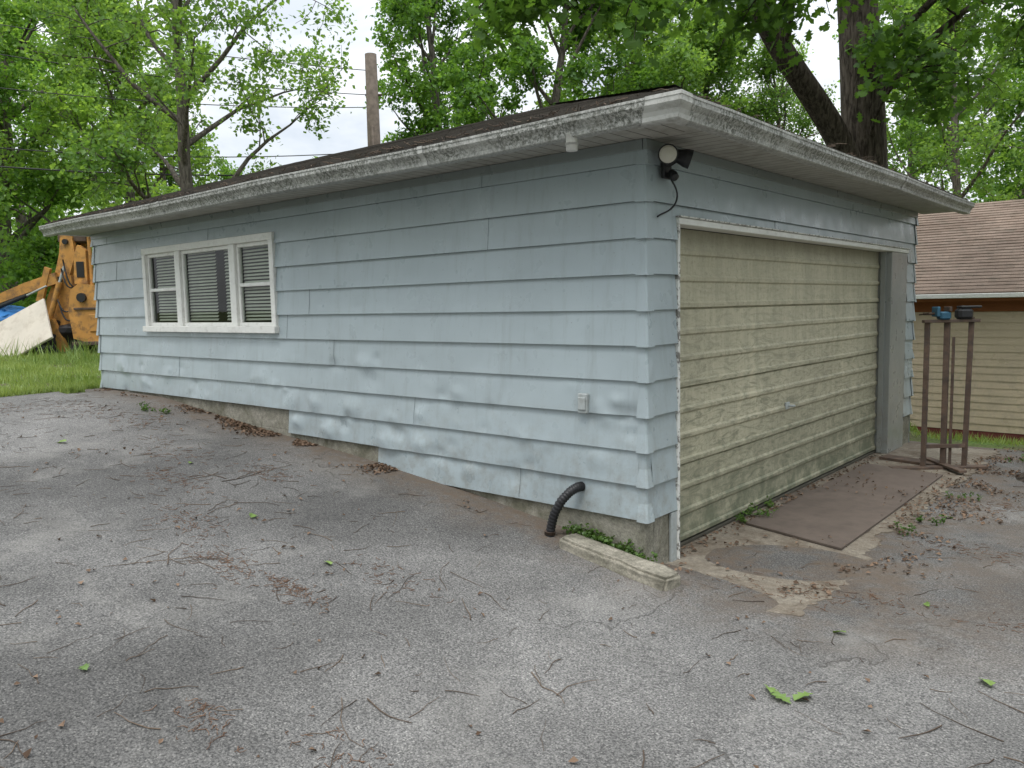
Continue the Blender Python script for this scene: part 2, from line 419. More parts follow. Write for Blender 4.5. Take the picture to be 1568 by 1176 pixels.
# ------------------------------------------------------------ siding builder
def nz2(u, z, s): return mnoise.noise(Vector((u, z, s)))
def siding(name, mp, courses, openings, mat, parent, exposure, seed=0, out0=.025, out1=.003, dents=(), seam=3.66, amp=.004):
    V = []; F = []
    rr = random.Random(seed)
    def off(u, z, z0):
        fr = (z-z0)/exposure
        o = out0*(1-fr)+out1*fr
        o += amp*nz2(u*.9, z*2.2, seed)+amp*.6*nz2(u*3.1, z*5, seed+9)
        for (du, dz, r, d) in dents:
            q = math.sqrt((u-du)**2+((z-dz)*1.4)**2)/r
            if q < 1: o -= d*(1-q)**1.2*(1+.6*nz2(u*22, z*22, 4))
        return max(o, -.004)
    for ci, (z0, z1, ua, ub) in enumerate(courses):
        cuts = [ua]; u = ua+rr.uniform(.6, seam)
        while u < ub-.3: cuts.append(u); u += seam*rr.uniform(.8, 1)
        cuts.append(ub)
        fine = .03 if dents else .08
        for k in range(len(cuts)-1):
            step = .003*((k+ci) % 2)
            rects = [(cuts[k], cuts[k+1], z0, z1)]
            for (o0, o1, p0, p1) in openings:
                new = []
                for (a, b, c, d) in rects:
                    if b <= o0 or a >= o1 or d <= p0 or c >= p1: new.append((a, b, c, d)); continue
                    if a < o0: new.append((a, o0, c, d))
                    if b > o1: new.append((o1, b, c, d))
                    m0, m1 = max(a, o0), min(b, o1)
                    if c < p0: new.append((m0, m1, c, p0))
                    if d > p1: new.append((m0, m1, p1, d))
                rects = new
            for (a, b, c, d) in rects:
                if b-a < .003 or d-c < .003: continue
                nu = max(1, int((b-a)/fine)); nzv = 8 if dents else 3; base = len(V)
                for i in range(nu+1):
                    for j in range(nzv+1):
                        uu = a+(b-a)*i/nu; zz = c+(d-c)*j/nzv
                        V.append(mp(uu, off(uu, zz, z0)+step, zz))
                for i in range(nu):
                    for j in range(nzv):
                        p = base+i*(nzv+1)+j; F.append((p, p+nzv+1, p+nzv+2, p+1))
                if abs(c-z0) < 1e-6:   # bottom lip
                    base = len(V)
                    for i in range(nu+1):
                        uu = a+(b-a)*i/nu
                        V.append(mp(uu, off(uu, z0, z0)+step, z0)); V.append(mp(uu, -.006, z0+.003))
                    for i in range(nu):
                        p = base+i*2; F.append((p, p+2, p+3, p+1))
    return mesh(name, V, F, mat, parent, smooth=True)

# ------------------------------------------------------------ garage
G = empty('garage')
L, W, EXP, Z0, ZT = 8.16, 6.10, .226, .26, 2.665
WU0, WU1, WZ0, WZ1 = 4.06, 6.74, 1.46, 2.39      # window opening (u = distance from near corner)
DY0, DY1, DZ1 = .40, 5.12, 2.17                   # garage door opening
cl = []
for k in range(11):
    z0 = Z0+k*EXP; z1 = min(z0+EXP, ZT)
    cl.append((z0, z1, .045, 2.64 if k == 0 else (3.95 if k == 1 else L)))
rd = random.Random(31)
dents = [(2.75, 1.19, .16, -.024), (2.62, 1.24, .07, .02), (3.2, 1.17, .10, .018), (2.5, .53, .18, -.035), (2.36, .62, .10, .024), (2.1, .56, .13, -.026), (2.95, .80, .16, -.024),
         (.10, .94, .11, .030), (.20, 1.03, .08, -.022), (.10, .82, .08, .026), (.30, .90, .10, -.018), (1.9, .50, .12, .022), (3.3, .56, .17, -.034), (3.10, .62, .09, .022), (3.5, .80, .13, -.022), (3.8, .60, .13, -.030),
         (1.0, .72, .15, -.014), (.35, .62, .13, -.016), (.95, .52, .11, .016), (1.4, .75, .05, .016), (2.1, .80, .09, -.016), (1.55, .4, .13, -.018)]
for i in range(56):
    dents.append((rd.uniform(.2, 7.8), rd.uniform(.35, 1.05), rd.uniform(.03, .17), rd.choice([1, -1, -1])*rd.uniform(.005, .018)))
for i in range(18):
    dents.append((rd.uniform(.3, 3.9), rd.uniform(1.0, 2.1), rd.uniform(.03, .12), rd.choice([1, -1])*rd.uniform(.003, .008)))
siding('siding_side_wall', lambda u, o, z: (-u, -o, z), cl, [(WU0+.01, WU1-.01, WZ0+.01, WZ1-.01)], A_SIDE, G, EXP, 1, dents=dents)
cf = [(Z0+k*EXP, min(Z0+(k+1)*EXP, ZT), .045, W-.045) for k in range(11)]
siding('siding_door_wall', lambda u, o, z: (o, u, z), cf, [(DY0-.03, DY1+.62, -1, DZ1+.04)], A_SIDE, G, EXP, 2, seam=9)
siding('siding_back_wall', lambda u, o, z: (-L-o, u, z), [(Z0+k*EXP, Z0+(k+1)*EXP, .0, W) for k in range(2, 11)], [], A_SIDE, G, EXP, 3)
siding('siding_rear_wall', lambda u, o, z: (-u, W+o, z), [(Z0-.226*3+k*EXP, Z0-.226*3+(k+1)*EXP, .0, L) for k in range(0, 13)], [], A_SIDE, G, EXP, 4)
# metal corner caps, one per course
def corner_caps(name, cx, cy, sx, sy, zs, parent):
    V = []; F = []
    for z0, z1 in zs:
        w = .05; b = .012
        zz0 = z0-.008; zz1 = z1+.002
        jx, jy = rng.normal(0, .002), rng.normal(0, .002)
        dent = .014*rng.random() if z0 < 1.0 else .001
        ring = []
        for (z, o) in ((zz0, .0335), ((zz0+zz1)/2, .022-dent), (zz1, .010)):
            P = [(cx - sx*w, cy + sy*o), (cx+sx*(o-b), cy+sy*o), (cx+sx*o, cy+sy*(o-b)), (cx+sx*o, cy-sy*w)]
            ring.append([(p[0]+jx+rng.normal(0, .0008), p[1]+jy+rng.normal(0, .0008), z) for p in P])
        base = len(V); V += ring[0]+ring[1]+ring[2]
        for q in (0, 4):
            for i in range(3): F.append((base+q+i, base+q+i+1, base+q+5+i, base+q+4+i))
        F.append((base, base+1, base+2, base+3))
    return mesh(name, V, F, A_SIDE, parent)
corner_caps('corner_caps', 0, 0, 1, -1, [(c[0], c[1]) for c in cl], G)
corner_caps('corner_caps_far', 0, W, 1, 1, [(c[0], c[1]) for c in cl], G)
corner_caps('corner_caps_left', -L, 0, -1, -1, [(c[0], c[1]) for c in cl[2:]], G)
# sheathing / inner walls
def bx(n_, a, b, m=A_DARK, bev=0): return box(n_, a, b, m, G, bev)
bx('wall_core_1', (-WU0, .008, .2), (-.008, .11, ZT)); bx('wall_core_2', (-L+.005, .008, .2), (-WU1, .11, ZT))
bx('wall_core_3', (-WU1, .008, .2), (-WU0, .11, WZ0)); bx('wall_core_4', (-WU1, .008, WZ1), (-WU0, .11, ZT))
bx('wall_core_5', (-.13, .111, -.2), (-.008, DY0-.02, ZT)); bx('wall_core_6', (-.13, DY1+.03, -.2), (-.008, W-.005, ZT))
bx('wall_core_7', (-.16, DY0-.02, DZ1+.005), (-.008, DY1+.03, ZT))
bx('wall_core_8', (-L+.005, .111, -.3), (-L+.1, W-.005, ZT)); bx('wall_core_9', (-L+.1, W-.1, -.3), (-.131, W-.005, ZT))
bx('floor_slab', (-L+.1, .111, -.3), (-.2, W-.1, -.055), A_CONC)
box('foundation_side', (-L+.01, .0, -.6), (-.002, .1, .28), A_FOUND, G, .006)
box('foundation_side_mid', (-L+.01, .001, .281), (-2.5, .1, .505), A_FOUND, G, .004)
box('foundation_side_high', (-L+.01, .002, .506), (-3.8, .1, .73), A_FOUND, G, .004)
box('foundation_door_left', (-.14, .1, -.6), (-.003, DY0-.035, .30), A_FOUND, G, .006)
box('foundation_door_right', (-.14, DY1+.1, -.6), (-.003, W-.002, .30), A_FOUND, G, .006)
box('foundation_rear', (-L, W-.12, -1.2), (-.1, W-.004, .0), A_FOUND, G, 0)

# garage door: ribbed sections
V = []; F = []
prof = []
nrib = 12; pitch = (DZ1+.055)/nrib
for k in range(nrib):
    zb = -.055+k*pitch
    if k % 3 == 0:
        prof += [(zb, -.014), (zb+.006, -.014), (zb+.010, .012), (zb+.040, .014), (zb+.052, .0)]
    else:
        prof += [(zb, 0), (zb+.010, .011), (zb+.036, .013), (zb+.052, 0)]
    prof += [(zb+pitch*.6, -.003), (zb+pitch*.97, -.002)]
prof.append((DZ1, 0))
nu = 120
for i in range(nu+1):
    y = DY0+(DY1-DY0)*i/nu
    for (z, o) in prof:
        V.append((-.11+o+.008*nz2(y*.8, z*1.5, 5)+.004*nz2(y*4, z*6, 8), y, z+.004*nz2(y*.9, z*3, 17)))
m_ = len(prof)
for i in range(nu):
    for j in range(m_-1):
        p = i*m_+j; F.append((p, p+m_, p+m_+1, p+1))
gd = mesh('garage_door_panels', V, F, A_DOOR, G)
box('door_bottom_seal', (-.135, DY0+.002, -.085), (-.095, DY1-.002, -.062), A_SEAL, G, .003)
box('door_handle_plate', (-.105, 2.50, .70), (-.088, 2.58, .76), A_GREYM, G, .003)
tubeobj('door_handle', [(-.09, 2.54, .73), (-.05, 2.54, .73), (-.045, 2.58, .727)], .010, A_GREYM, G, 8)
# jambs, casing, header trim
box('door_jamb_far', (-.14, DY1, -.09), (.026, DY1+.60, DZ1), A_JAMB, G, .005)
box('door_stop_far', (-.085, DY1-.03, -.08), (-.03, DY1-.001, DZ1), A_JAMB, G, .003)
box('door_jamb_near', (-.14, DY0-.030, -.10), (.028, DY0-.001, DZ1), A_PEEL, G, .003)
box('door_jamb_base', (.0, DY0-.105, -.11), (.020, DY0-.033, .25), A_GREYM, G, .003)
box('door_header_trim', (-.10, DY0-.030, DZ1+.001), (.036, DY1+.62, DZ1+.045), A_WHITE, G, .004)
box('door_header_drip', (.005, DY0-.036, DZ1+.046), (.05, DY1+.63, DZ1+.056), A_PEEL, G, .002)
box('frieze_side', (-L, -.030, 2.60), (-.0, -.004, ZT), A_TRIMB, G, .003)
box('frieze_front', (.004, -.030, 2.60), (.030, W, ZT), A_TRIMB, G, .003)

# soffit / fascia / roof
OV = .42; XL = -8.32; YR = 6.42
box('soffit_side', (XL, -OV, 2.667), (OV, -.003, 2.685), A_SOFX, G, 0)
box('soffit_front', (.004, -.002, 2.667), (OV, YR, 2.685), A_SOFY, G, 0)
box('ceiling', (XL, -.002, 2.69), (.003, YR, 2.70), A_DARK, G, 0)
box('fascia_side', (XL, -OV-.018, 2.655), (OV+.018, -OV, 2.785), A_WHITE, G, .002)
box('fascia_front', (OV, -OV+.001, 2.655), (OV+.018, YR, 2.785), A_WHITE, G, .002)
box('rake_board', (XL-.015, -OV-.018, 2.655), (XL-.001, YR, 2.785), A_WHITE, G, .002)
SL = .318; ex = .475; ze = 2.79
ys_, yn = -ex, YR+.05; xr = ex; xl = XL-.04; ymid = (ys_+yn)/2; run = ymid-ys_; zr = ze+run*SL
def roof_courses(name, e0, e1, r0, r1, mat, parent, n=24, th=.012):
    V = []; F = []
    e0, e1, r0, r1 = map(Vector, (e0, e1, r0, r1))
    nrm = (e1-e0).cross(r0-e0).normalized()
    if nrm.z < 0: nrm = -nrm
    for k in range(n):
        t0 = k/n; t1 = min((k+1)/n+.004, 1)
        a0, a1 = e0.lerp(r0, t0), e1.lerp(r1, t0); b0, b1 = e0.lerp(r0, t1), e1.lerp(r1, t1)
        b = len(V); m = 60
        for i in range(m+1):
            f = i/m; w = .004*nz2(f*25, k*3.1, 2)+.012*nz2(f*2.2, k*.15, 4)
            A = a0.lerp(a1, f)+nrm*(th+w); B = b0.lerp(b1, f)+nrm*(.001+w*.6); C = a0.lerp(a1, f)-nrm*(.004 if k else .02)
            V += [A, B, C]
        for i in range(m):
            p = b+i*3; F += [(p, p+3, p+4, p+1), (p, p+3, p+5, p+2)]
    return mesh(name, V, F, mat, parent)
xa = xr-run
roof_courses('roof_side_slope', (xl, ys_, ze), (xr, ys_, ze), (xl, ymid, zr), (xa, ymid, zr), A_SHIN, G)
roof_courses('roof_front_hip', (xr, ys_, ze), (xr, yn, ze), (xa, ymid, zr), (xa+.001, ymid, zr), A_SHIN, G)
roof_courses('roof_rear_slope', (xr, yn, ze), (xl, yn, ze), (xa, ymid, zr), (xl, ymid, zr), A_SHIN, G)
mesh('gable_end', [(-L-.02, 0, 2.66), (-L-.02, W, 2.66), (-L-.02, W, ze+.1), (-L-.02, ymid, zr-.03), (-L-.02, 0, ze+.1)], [(0, 1, 2, 3, 4)], A_SIDE, G)
# hip cap shingles following the hip
V = []; F = []
h0 = Vector((xr, ys_, ze+.012)); h1 = Vector((xa, ymid, zr+.012))
for k in range(30):
    a = h0.lerp(h1, k/30); b = h0.lerp(h1, (k+1.1)/30)
    for P, u in ((a, .010), (b, .003)):
        V += [P+Vector((-.10, 0, u)), P+Vector((0, 0, u+.004)), P+Vector((0, .10, u))]
    q = k*6; F += [(q, q+1, q+4, q+3), (q+1, q+2, q+5, q+4)]
mesh('hip_cap', V, F, A_SHIN, G)
box('drip_edge_side', (xl, -ex-.004, 2.762), (xr, -ex+.03, 2.776), A_SHEDGE, G, 0)
box('drip_edge_front', (xr-.03, -ex+.035, 2.762), (xr+.004, yn, 2.776), A_SHEDGE, G, 0)

# K-style gutter swept round the eave
gp = [(.0, .118), (.0, .004), (.004, .0), (.066, .0), (.074, .006), (.078, .028), (.090, .052), (.108, .070), (.116, .080), (.118, .104), (.122, .108), (.122, .122), (.112, .122), (.110, .110), (.106, .084), (.066, .008), (.006, .008), (.004, .118)]
GZ = 2.633; gb = OV+.019
def sag_s(x): return .010*nz2(x*.45, 1, 3)-.006*abs(math.sin(x*.9))
def sag_f(y): return .010*nz2(y*.45, 6, 3)-.006*abs(math.sin(y*.9))
def sweep_gutter(name, side, mat, u_from, u_to):
    V = []; F = []; K = len(gp); us = np.linspace(0, 1, 80)
    for s in us:
        for (o, z) in gp:
            oo = gb+o
            if side == 'side':
                x = u_from+(oo-u_from)*s
                V.append((x, -oo+.004*nz2(x*.7, 4, 1), GZ+z+sag_s(x)))
            else:
                y = -oo+(u_to+oo)*s
                V.append((oo+.004*nz2(y*.7, 9, 1), y, GZ+z+sag_f(y)))
    for i in range(len(us)-1):
        for k in range(K):
            a = i*K+k; b = i*K+(k+1) % K; F.append((a, b, b+K, a+K))
    F.append(tuple(range(K))); F.append(tuple((len(us)-1)*K+k for k in range(K)))
    return mesh(name, V, F, mat, G)
sweep_gutter('gutter_side', 'side', A_GUT, XL-.03, None)
sweep_gutter('gutter_front', 'front', A_GUT, None, YR)
def band(side, c, w, mat, nm):
    V = []; F = []; pr = [(.0, -.003), (.067, -.003), (.077, .004), (.081, .027), (.093, .050), (.111, .068), (.120, .079), (.1215, .104), (.1255, .107), (.1255, .125), (.108, .126)]
    for e in (-w/2, w/2):
        for (o, z) in pr:
            oo = gb+o
            if side == 'side': V.append((c+e, -oo-.003, GZ+z+sag_s(c)))
            else: V.append((oo+.003, c+e, GZ+z+sag_f(c)))
    K = len(pr)
    for k in range(K-1): F.append((k, k+1, K+k+1, K+k))
    return mesh(nm, V, F, mat, G)
band('side', -1.42, .05, A_GUTC, 'gutter_joint'); band('side', -5.2, .05, A_GUT, 'gutter_joint_b'); band('front', 3.6, .05, A_GUTC, 'gutter_joint_c')
V = []; F = []; pr = [(.0, -.004), (.068, -.004), (.079, .004), (.083, .026), (.095, .049), (.113, .067), (.122, .079), (.1235, .104), (.127, .107), (.127, .126), (.108, .127)]
K = len(pr)
for stage in range(3):
    for (o, z) in pr:
        oo = gb+o+.003
        if stage == 0: V.append((oo-.22, -oo, GZ+z-.001+sag_s(.4)))
        elif stage == 1: V.append((oo, -oo, GZ+z-.001+sag_s(.5)))
        else: V.append((oo, -oo+.12, GZ+z-.001+sag_f(-.4)))
for s_ in range(2):
    for k in range(K-1): F.append((s_*K+k, s_*K+k+1, (s_+1)*K+k+1, (s_+1)*K+k))
mesh('gutter_corner', V, F, A_GUTC, G)
tubeobj('downspout_outlet', [(-.2, -.485, 2.66), (-.2, -.485, 2.56)], .034, A_WHITE, G, 16)
tubeobj('downspout_outlet_collar', [(-.2, -.485, 2.605), (-.2, -.485, 2.592)], .040, A_GUTC, G, 16)
# litter along the roof edge and in the gutter
P = []
for i in range(620):
    if rng.random() < .75: x = rng.uniform(-8.2, .4); y = -ex-rng.uniform(-.05, .06)
    else: y = rng.uniform(-.4, 6.3); x = ex+rng.uniform(-.05, .06)
    z = 2.775+rng.uniform(0, .015); a = rng.uniform(0, 6.28); l = rng.uniform(.02, .12)
    P.append(tube([(x, y, z), (x+l*.5*math.cos(a), y+l*.2*math.sin(a), z+.012*rng.random()), (x+l*math.cos(a), y+l*.4*math.sin(a), z+rng.uniform(-.01, .025))], .0028, 3))
npobj('gutter_debris', merge_tubes(P), [A_TWIG], G)

# window
def wb(n_, u0, u1, z0, z1, y0, y1, m=A_WHITE, bev=.004):
    return box(n_, (-u1, y0, z0), (-u0, y1, z1), m, G, bev)
c_ = .06
wb('window_head', WU0-.01, WU1+.01, WZ1-c_, WZ1+.01, -.048, .05)
wb('window_sill', WU0-.03, WU1+.03, WZ0-.02, WZ0+.045, -.075, .05)
wb('window_jamb_r', WU0-.01, WU0+c_, WZ0+.046, WZ1-c_-.001, -.046, .05)
wb('window_jamb_l', WU1-c_, WU1+.01, WZ0+.046, WZ1-c_-.001, -.046, .05)
M1, M2 = 4.80, 5.93
for i, mm in enumerate((M1, M2)):
    wb('window_mullion_%d' % i, mm-.055, mm+.055, WZ0+.046, WZ1-c_-.001, -.040, .05)
zb, zt = WZ0+.046, WZ1-c_-.001
units = [(WU0+c_+.001, M1-.056, True), (M1+.056, M2-.056, False), (M2+.056, WU1-c_-.001, True)]
for i, (a, b, dh) in enumerate(units):
    s = .038
    wb('sash_b%d' % i, a, b, zb, zb+s, -.012, .03); wb('sash_t%d' % i, a, b, zt-s, zt, -.012, .03)
    wb('sash_l%d' % i, a, a+s, zb+s+.001, zt-s-.001, -.011, .03); wb('sash_r%d' % i, b-s, b, zb+s+.001, zt-s-.001, -.011, .03)
    if dh: wb('sash_m%d' % i, a+s+.001, b-s-.001, (zb+zt)/2-.018, (zb+zt)/2+.018, -.014, .03)
    mesh('glass_%d' % i, [(-b+s, .012, zb+s), (-a-s, .012, zb+s), (-a-s, .012, zt-s), (-b+s, .012, zt-s)], [(0, 1, 2, 3)], A_GLASS, G)
    V = []; F = []
    zz = zt-.05
    while zz > zb+.03:
        spans = [(a+.02, b-.02)] if dh else [(a+.04, a+.22), (a+.40, b-.02)]
        if i == 2: spans = [(a+.02, b-.1)]
        for (p, q) in spans:
            k = len(V); tl = rng.normal(0, .001)
            V += [(-p, .040, zz+tl), (-q, .040, zz-tl), (-q, .056, zz+.020-tl), (-p, .056, zz+.020+tl)]; F.append((k, k+1, k+2, k+3))
        zz -= .034
    mesh('blind_%d' % i, V, F, A_BLIND, G)

# small fittings on the walls
box('outlet_box', (-.50, -.052, .93), (-.42, -.016, 1.065), A_GREYM, G, .006)
box('outlet_cover', (-.49, -.062, .955), (-.43, -.0525, 1.04), A_GREYM, G, .004)
# floodlight
FL = empty('flood_light')
box('wall_plate', (.030, .14, 2.44), (.055, .24, 2.56), A_BLACK, FL, .006)
def lathe(name, prof, org, direc, mat, parent, s=24):
    d = Vector(direc).normalized(); q = d.to_track_quat('Z', 'Y'); V = []; F = []
    for (r, h) in prof:
        for i in range(s):
            a = 2*math.pi*i/s; V.append(Vector(org)+q @ Vector((r*math.cos(a), r*math.sin(a), h)))
    for k in range(len(prof)-1):
        for i in range(s):
            a = k*s+i; b = k*s+(i+1) % s; F.append((a, b, b+s, a+s))
    F.append(tuple(range(s))); F.append(tuple((len(prof)-1)*s+i for i in range(s)))
    return mesh(name, V, F, mat, parent, smooth=False)
d1 = (.45, -.9, -.12)
lathe('lamp_housing', [(.022, -.10), (.03, -.06), (.058, -.01), (.062, .012)], (.13, .06, 2.565), d1, A_BLACK, FL)
lathe('lamp_lens', [(.053, .0125), (.053, .016), (.040, .026), (.01, .032)], (.13, .06, 2.565), d1, A_LENS, FL)
d2 = (.75, .55, -.30)
lathe('lamp_housing_b', [(.03, -.10), (.04, -.05), (.056, .0), (.060, .035)], (.17, .20, 2.555), d2, A_BLACK, FL)
lathe('lamp_lens_b', [(.052, .025), (.052, .028), (.01, .034)], (.17, .20, 2.555), d2, A_LENS, FL)
tubeobj('lamp_arm', [(.05, .18, 2.52), (.09, .15, 2.55), (.10, .13, 2.56)], .012, A_BLACK, FL, 8)
tubeobj('lamp_arm_b', [(.05, .20, 2.52), (.10, .20, 2.54), (.13, .18, 2.57)], .012, A_BLACK, FL, 8)
lathe('motion_sensor', [(.02, -.03), (.03, 0), (.028, .03), (.01, .045)], (.09, .19, 2.46), (.6, -.3, -.7), A_BLACK, FL)
cab = [(.06, .20, 2.45), (.085, .26, 2.38), (.07, .29, 2.31), (.045, .26, 2.26), (.04, .20, 2.235), (.035, .13, 2.215), (.03, .10, 2.20)]
cp_ = np.array([tuple(Vector(cab[i]).lerp(Vector(cab[i+1]), t)) for i in range(6) for t in (0, .33, .66)]+[cab[-1]])
for _ in range(4): cp_[1:-1] = (cp_[:-2]+cp_[1:-1]+cp_[2:])/3
tubeobj('cable', cp_, .006, A_BLACK, FL, 6)

# ------------------------------------------------------------ hose, curb block, plate, stand
pts = [(-.50, .0, .42), (-.50, -.06, .425), (-.52, -.12, .40), (-.56, -.165, .34), (-.605, -.185, .25), (-.63, -.19, .16), (-.64, -.195, .07)]
pp = []
for i in range(len(pts)-1):
    for t in np.linspace(0, 1, 12, endpoint=False): pp.append(np.array(pts[i])*(1-t)+np.array(pts[i+1])*t)
pp = np.array(pp)
for _ in range(6): pp[1:-1] = (pp[:-2]+pp[1:-1]+pp[2:])/3
rr_ = .029+.005*(np.arange(len(pp)) % 3 == 0)
DH = empty('drain_hose')
tubeobj('corrugated_hose', pp, rr_, A_BLACK, DH, 14)
tubeobj('hose_clamp', [(-.637, -.194, .125), (-.638, -.195, .105)], .038, A_RUST, DH, 14)

def rough_block(name, size, loc, rotz, mat, seed, amp=.008, tilt=0):
    bm = bmesh.new(); bmesh.ops.create_cube(bm, size=1)
    bmesh.ops.scale(bm, vec=size, verts=bm.verts)
    bmesh.ops.bevel(bm, geom=bm.edges[:], offset=.018, segments=2, affect='EDGES')
    bmesh.ops.subdivide_edges(bm, edges=bm.edges[:], cuts=6, use_grid_fill=True)
    for v in bm.verts:
        d = Vector([mnoise.noise(v.co*7+Vector((seed, i*7, 0)))*amp for i in range(3)])
        d += Vector([mnoise.noise(v.co*45+Vector((seed, i*7, 0)))*amp*.4 for i in range(3)])
        v.co += d
        if v.co.z > 0: v.co.y *= .88
    me = bpy.data.meshes.new(name); bm.to_mesh(me); bm.free(); me.materials.append(mat)
    for p in me.polygons: p.use_smooth = True
    o = bpy.data.objects.new(name, me); o.location = loc; o.rotation_euler = (0, tilt, rotz); return link(o)
rough_block('concrete_curb_block', (.82, .19, .13), (-.08, -.215, .014), math.radians(-1), A_CURB, 3, .014, math.radians(7.5))
# steel plate
def plate(name, quad, z, th, mat):
    V = [(x, y, z) for x, y in quad]+[(x, y, z-th) for x, y in quad]; n = len(quad)
    return mesh(name, V, [tuple(range(n)), tuple(range(2*n-1, n-1, -1))]+[(i, (i+1) % n, n+(i+1) % n, n+i) for i in range(n)], mat)
plate('steel_plate', [(.02, 1.45), (.83, 1.22), (.82, 2.7), (.80, 4.2), (.04, 4.35)], -.068, .014, A_PLATE)
plate('wooden_plank', [(.05, 4.75), (.62, 4.62), (.66, 4.82), (.08, 4.95)], -.060, .026, A_RUST)

VS = empty('vise_stand')
vx, vy, vz = .72, 4.62, -.095
def post(nm, dx, dy, h, w=.03, lean=(0, 0)):
    V = []; F = []
    for (z, l) in ((0, 0), (h, 1)):
        for (a, b) in ((-w, -w), (w, -w), (w, w), (-w, w)):
            V.append((vx+dx+a*.5+lean[0]*l, vy+dy+b*.5+lean[1]*l, vz+z))
    F = [(0, 1, 2, 3), (4, 5, 6, 7)]+[(i, (i+1) % 4, 4+(i+1) % 4, 4+i) for i in range(4)]
    return mesh(nm, V, F, A_RUST, VS)
post('post_left', -.17, -.12, 1.52, .045); post('post_mid', -.02, .02, 1.50, .05); post('post_right', .15, .14, 1.55, .045, (.02, .02))
post('post_mid_b', .035, .055, 1.35, .025)
box('base_bar', (-.55, -.05, 0), (.42, .05, .03), A_RUST, VS, .003, (0, 0, math.radians(40)), (vx, vy, vz+.002))
box('base_bar_cross', (-.35, -.04, .031), (.35, .04, .055), A_RUST, VS, .003, (0, 0, math.radians(-50)), (vx, vy, vz+.002))
box('top_bar', (-.26, -.03, 0), (.30, .03, .03), A_RUST, VS, .003, (0, 0, math.radians(40)), (vx, vy, vz+1.50))
box('lower_brace', (-.2, -.012, 0), (.2, .012, .04), A_RUST, VS, .003, (0, 0, math.radians(40)), (vx, vy, vz+.22))
R40 = (0, 0, math.radians(40))
box('vise_body', (-.11, -.05, .031), (.0, .05, .11), A_BLUEV, VS, .014, R40, (vx, vy, vz+1.50))
box('vise_jaw_fixed', (-.03, -.06, .111), (.0, .06, .16), A_RUST, VS, .006, R40, (vx, vy, vz+1.50))
box('vise_jaw_sliding', (-.15, -.06, .06), (-.118, .06, .16), A_BLUEV, VS, .006, R40, (vx, vy, vz+1.50))
th = math.radians(40); c4, s4 = math.cos(th), math.sin(th)
def L4(a, b, z): return (vx+a*c4-b*s4, vy+a*s4+b*c4, vz+1.50+z)
tubeobj('vise_screw', [L4(-.26, 0, .09), L4(-.14, 0, .09)], .013, A_RUST, VS, 10)
tubeobj('vise_handle', [L4(-.25, -.10, .10), L4(-.25, .10, .08)], .007, A_RUST, VS, 8)
box('clamp_head', (.07, -.06, .031), (.22, .06, .14), A_BLACK, VS, .025, R40, (vx, vy, vz+1.50))
box('clamp_cap', (.09, -.05, .141), (.30, .05, .165), A_BLACK, VS, .008, R40, (vx, vy, vz+1.50))

# ------------------------------------------------------------ neighbouring house
H = empty('neighbour_house')
HY = 11.3; HX0, HX1 = -7.0, 8.0; HZ0 = -.66; EX2 = .125
siding('siding_front', lambda u, o, z: (u, HY-o, z), [(HZ0+k*EX2, HZ0+(k+1)*EX2, HX0, HX1) for k in range(17)], [], A_TAN, H, EX2, 11, .016, .003, amp=.001)
box('body', (HX0+.01, HY+.01, -1.2), (HX1-.01, HY+7.6, 1.62), A_TAN, H, 0)
box('foundation', (HX0, HY-.006, -1.3), (HX1, HY+.2, HZ0-.002), A_BRICKR, H, 0)
box('trim_band', (HX0, HY-.045, 1.40), (HX1, HY-.018, 1.60), A_FASC, H, .003)
box('eave_soffit', (HX0-.3, HY-.36, 1.585), (HX1+.3, HY-.046, 1.60), A_FASC, H, 0)
box('eave_fascia', (HX0-.3, HY-.38, 1.585), (HX1+.3, HY-.361, 1.70), A_FASC, H, 0)
box('gutter', (HX0-.3, HY-.47, 1.635), (HX1+.3, HY-.381, 1.71), A_WHITE, H, .008)
roof_courses('roof_front', (HX0-.35, HY-.42, 1.72), (HX1+.35, HY-.42, 1.72), (HX0-.35, HY+3.6, 3.60), (HX1+.35, HY+3.6, 3.60), A_SHINN, H, 32, .014)
roof_courses('roof_back', (HX0-.35, HY+7.9, 1.72), (HX1+.35, HY+7.9, 1.72), (HX0-.35, HY+3.6, 3.60), (HX1+.35, HY+3.6, 3.60), A_SHINN, H, 6, .014)
for i, xx in enumerate((HX0, HX1)):
    mesh('gable_%d' % i, [(xx, HY, 1.6), (xx, HY+7.6, 1.6), (xx, HY+3.6, 3.55)], [(0, 1, 2)], A_TAN, H)
box('roof_vent', (-.05, HY+3.2, 3.42), (.35, HY+3.5, 3.66), A_SHEDGE, H, .02)

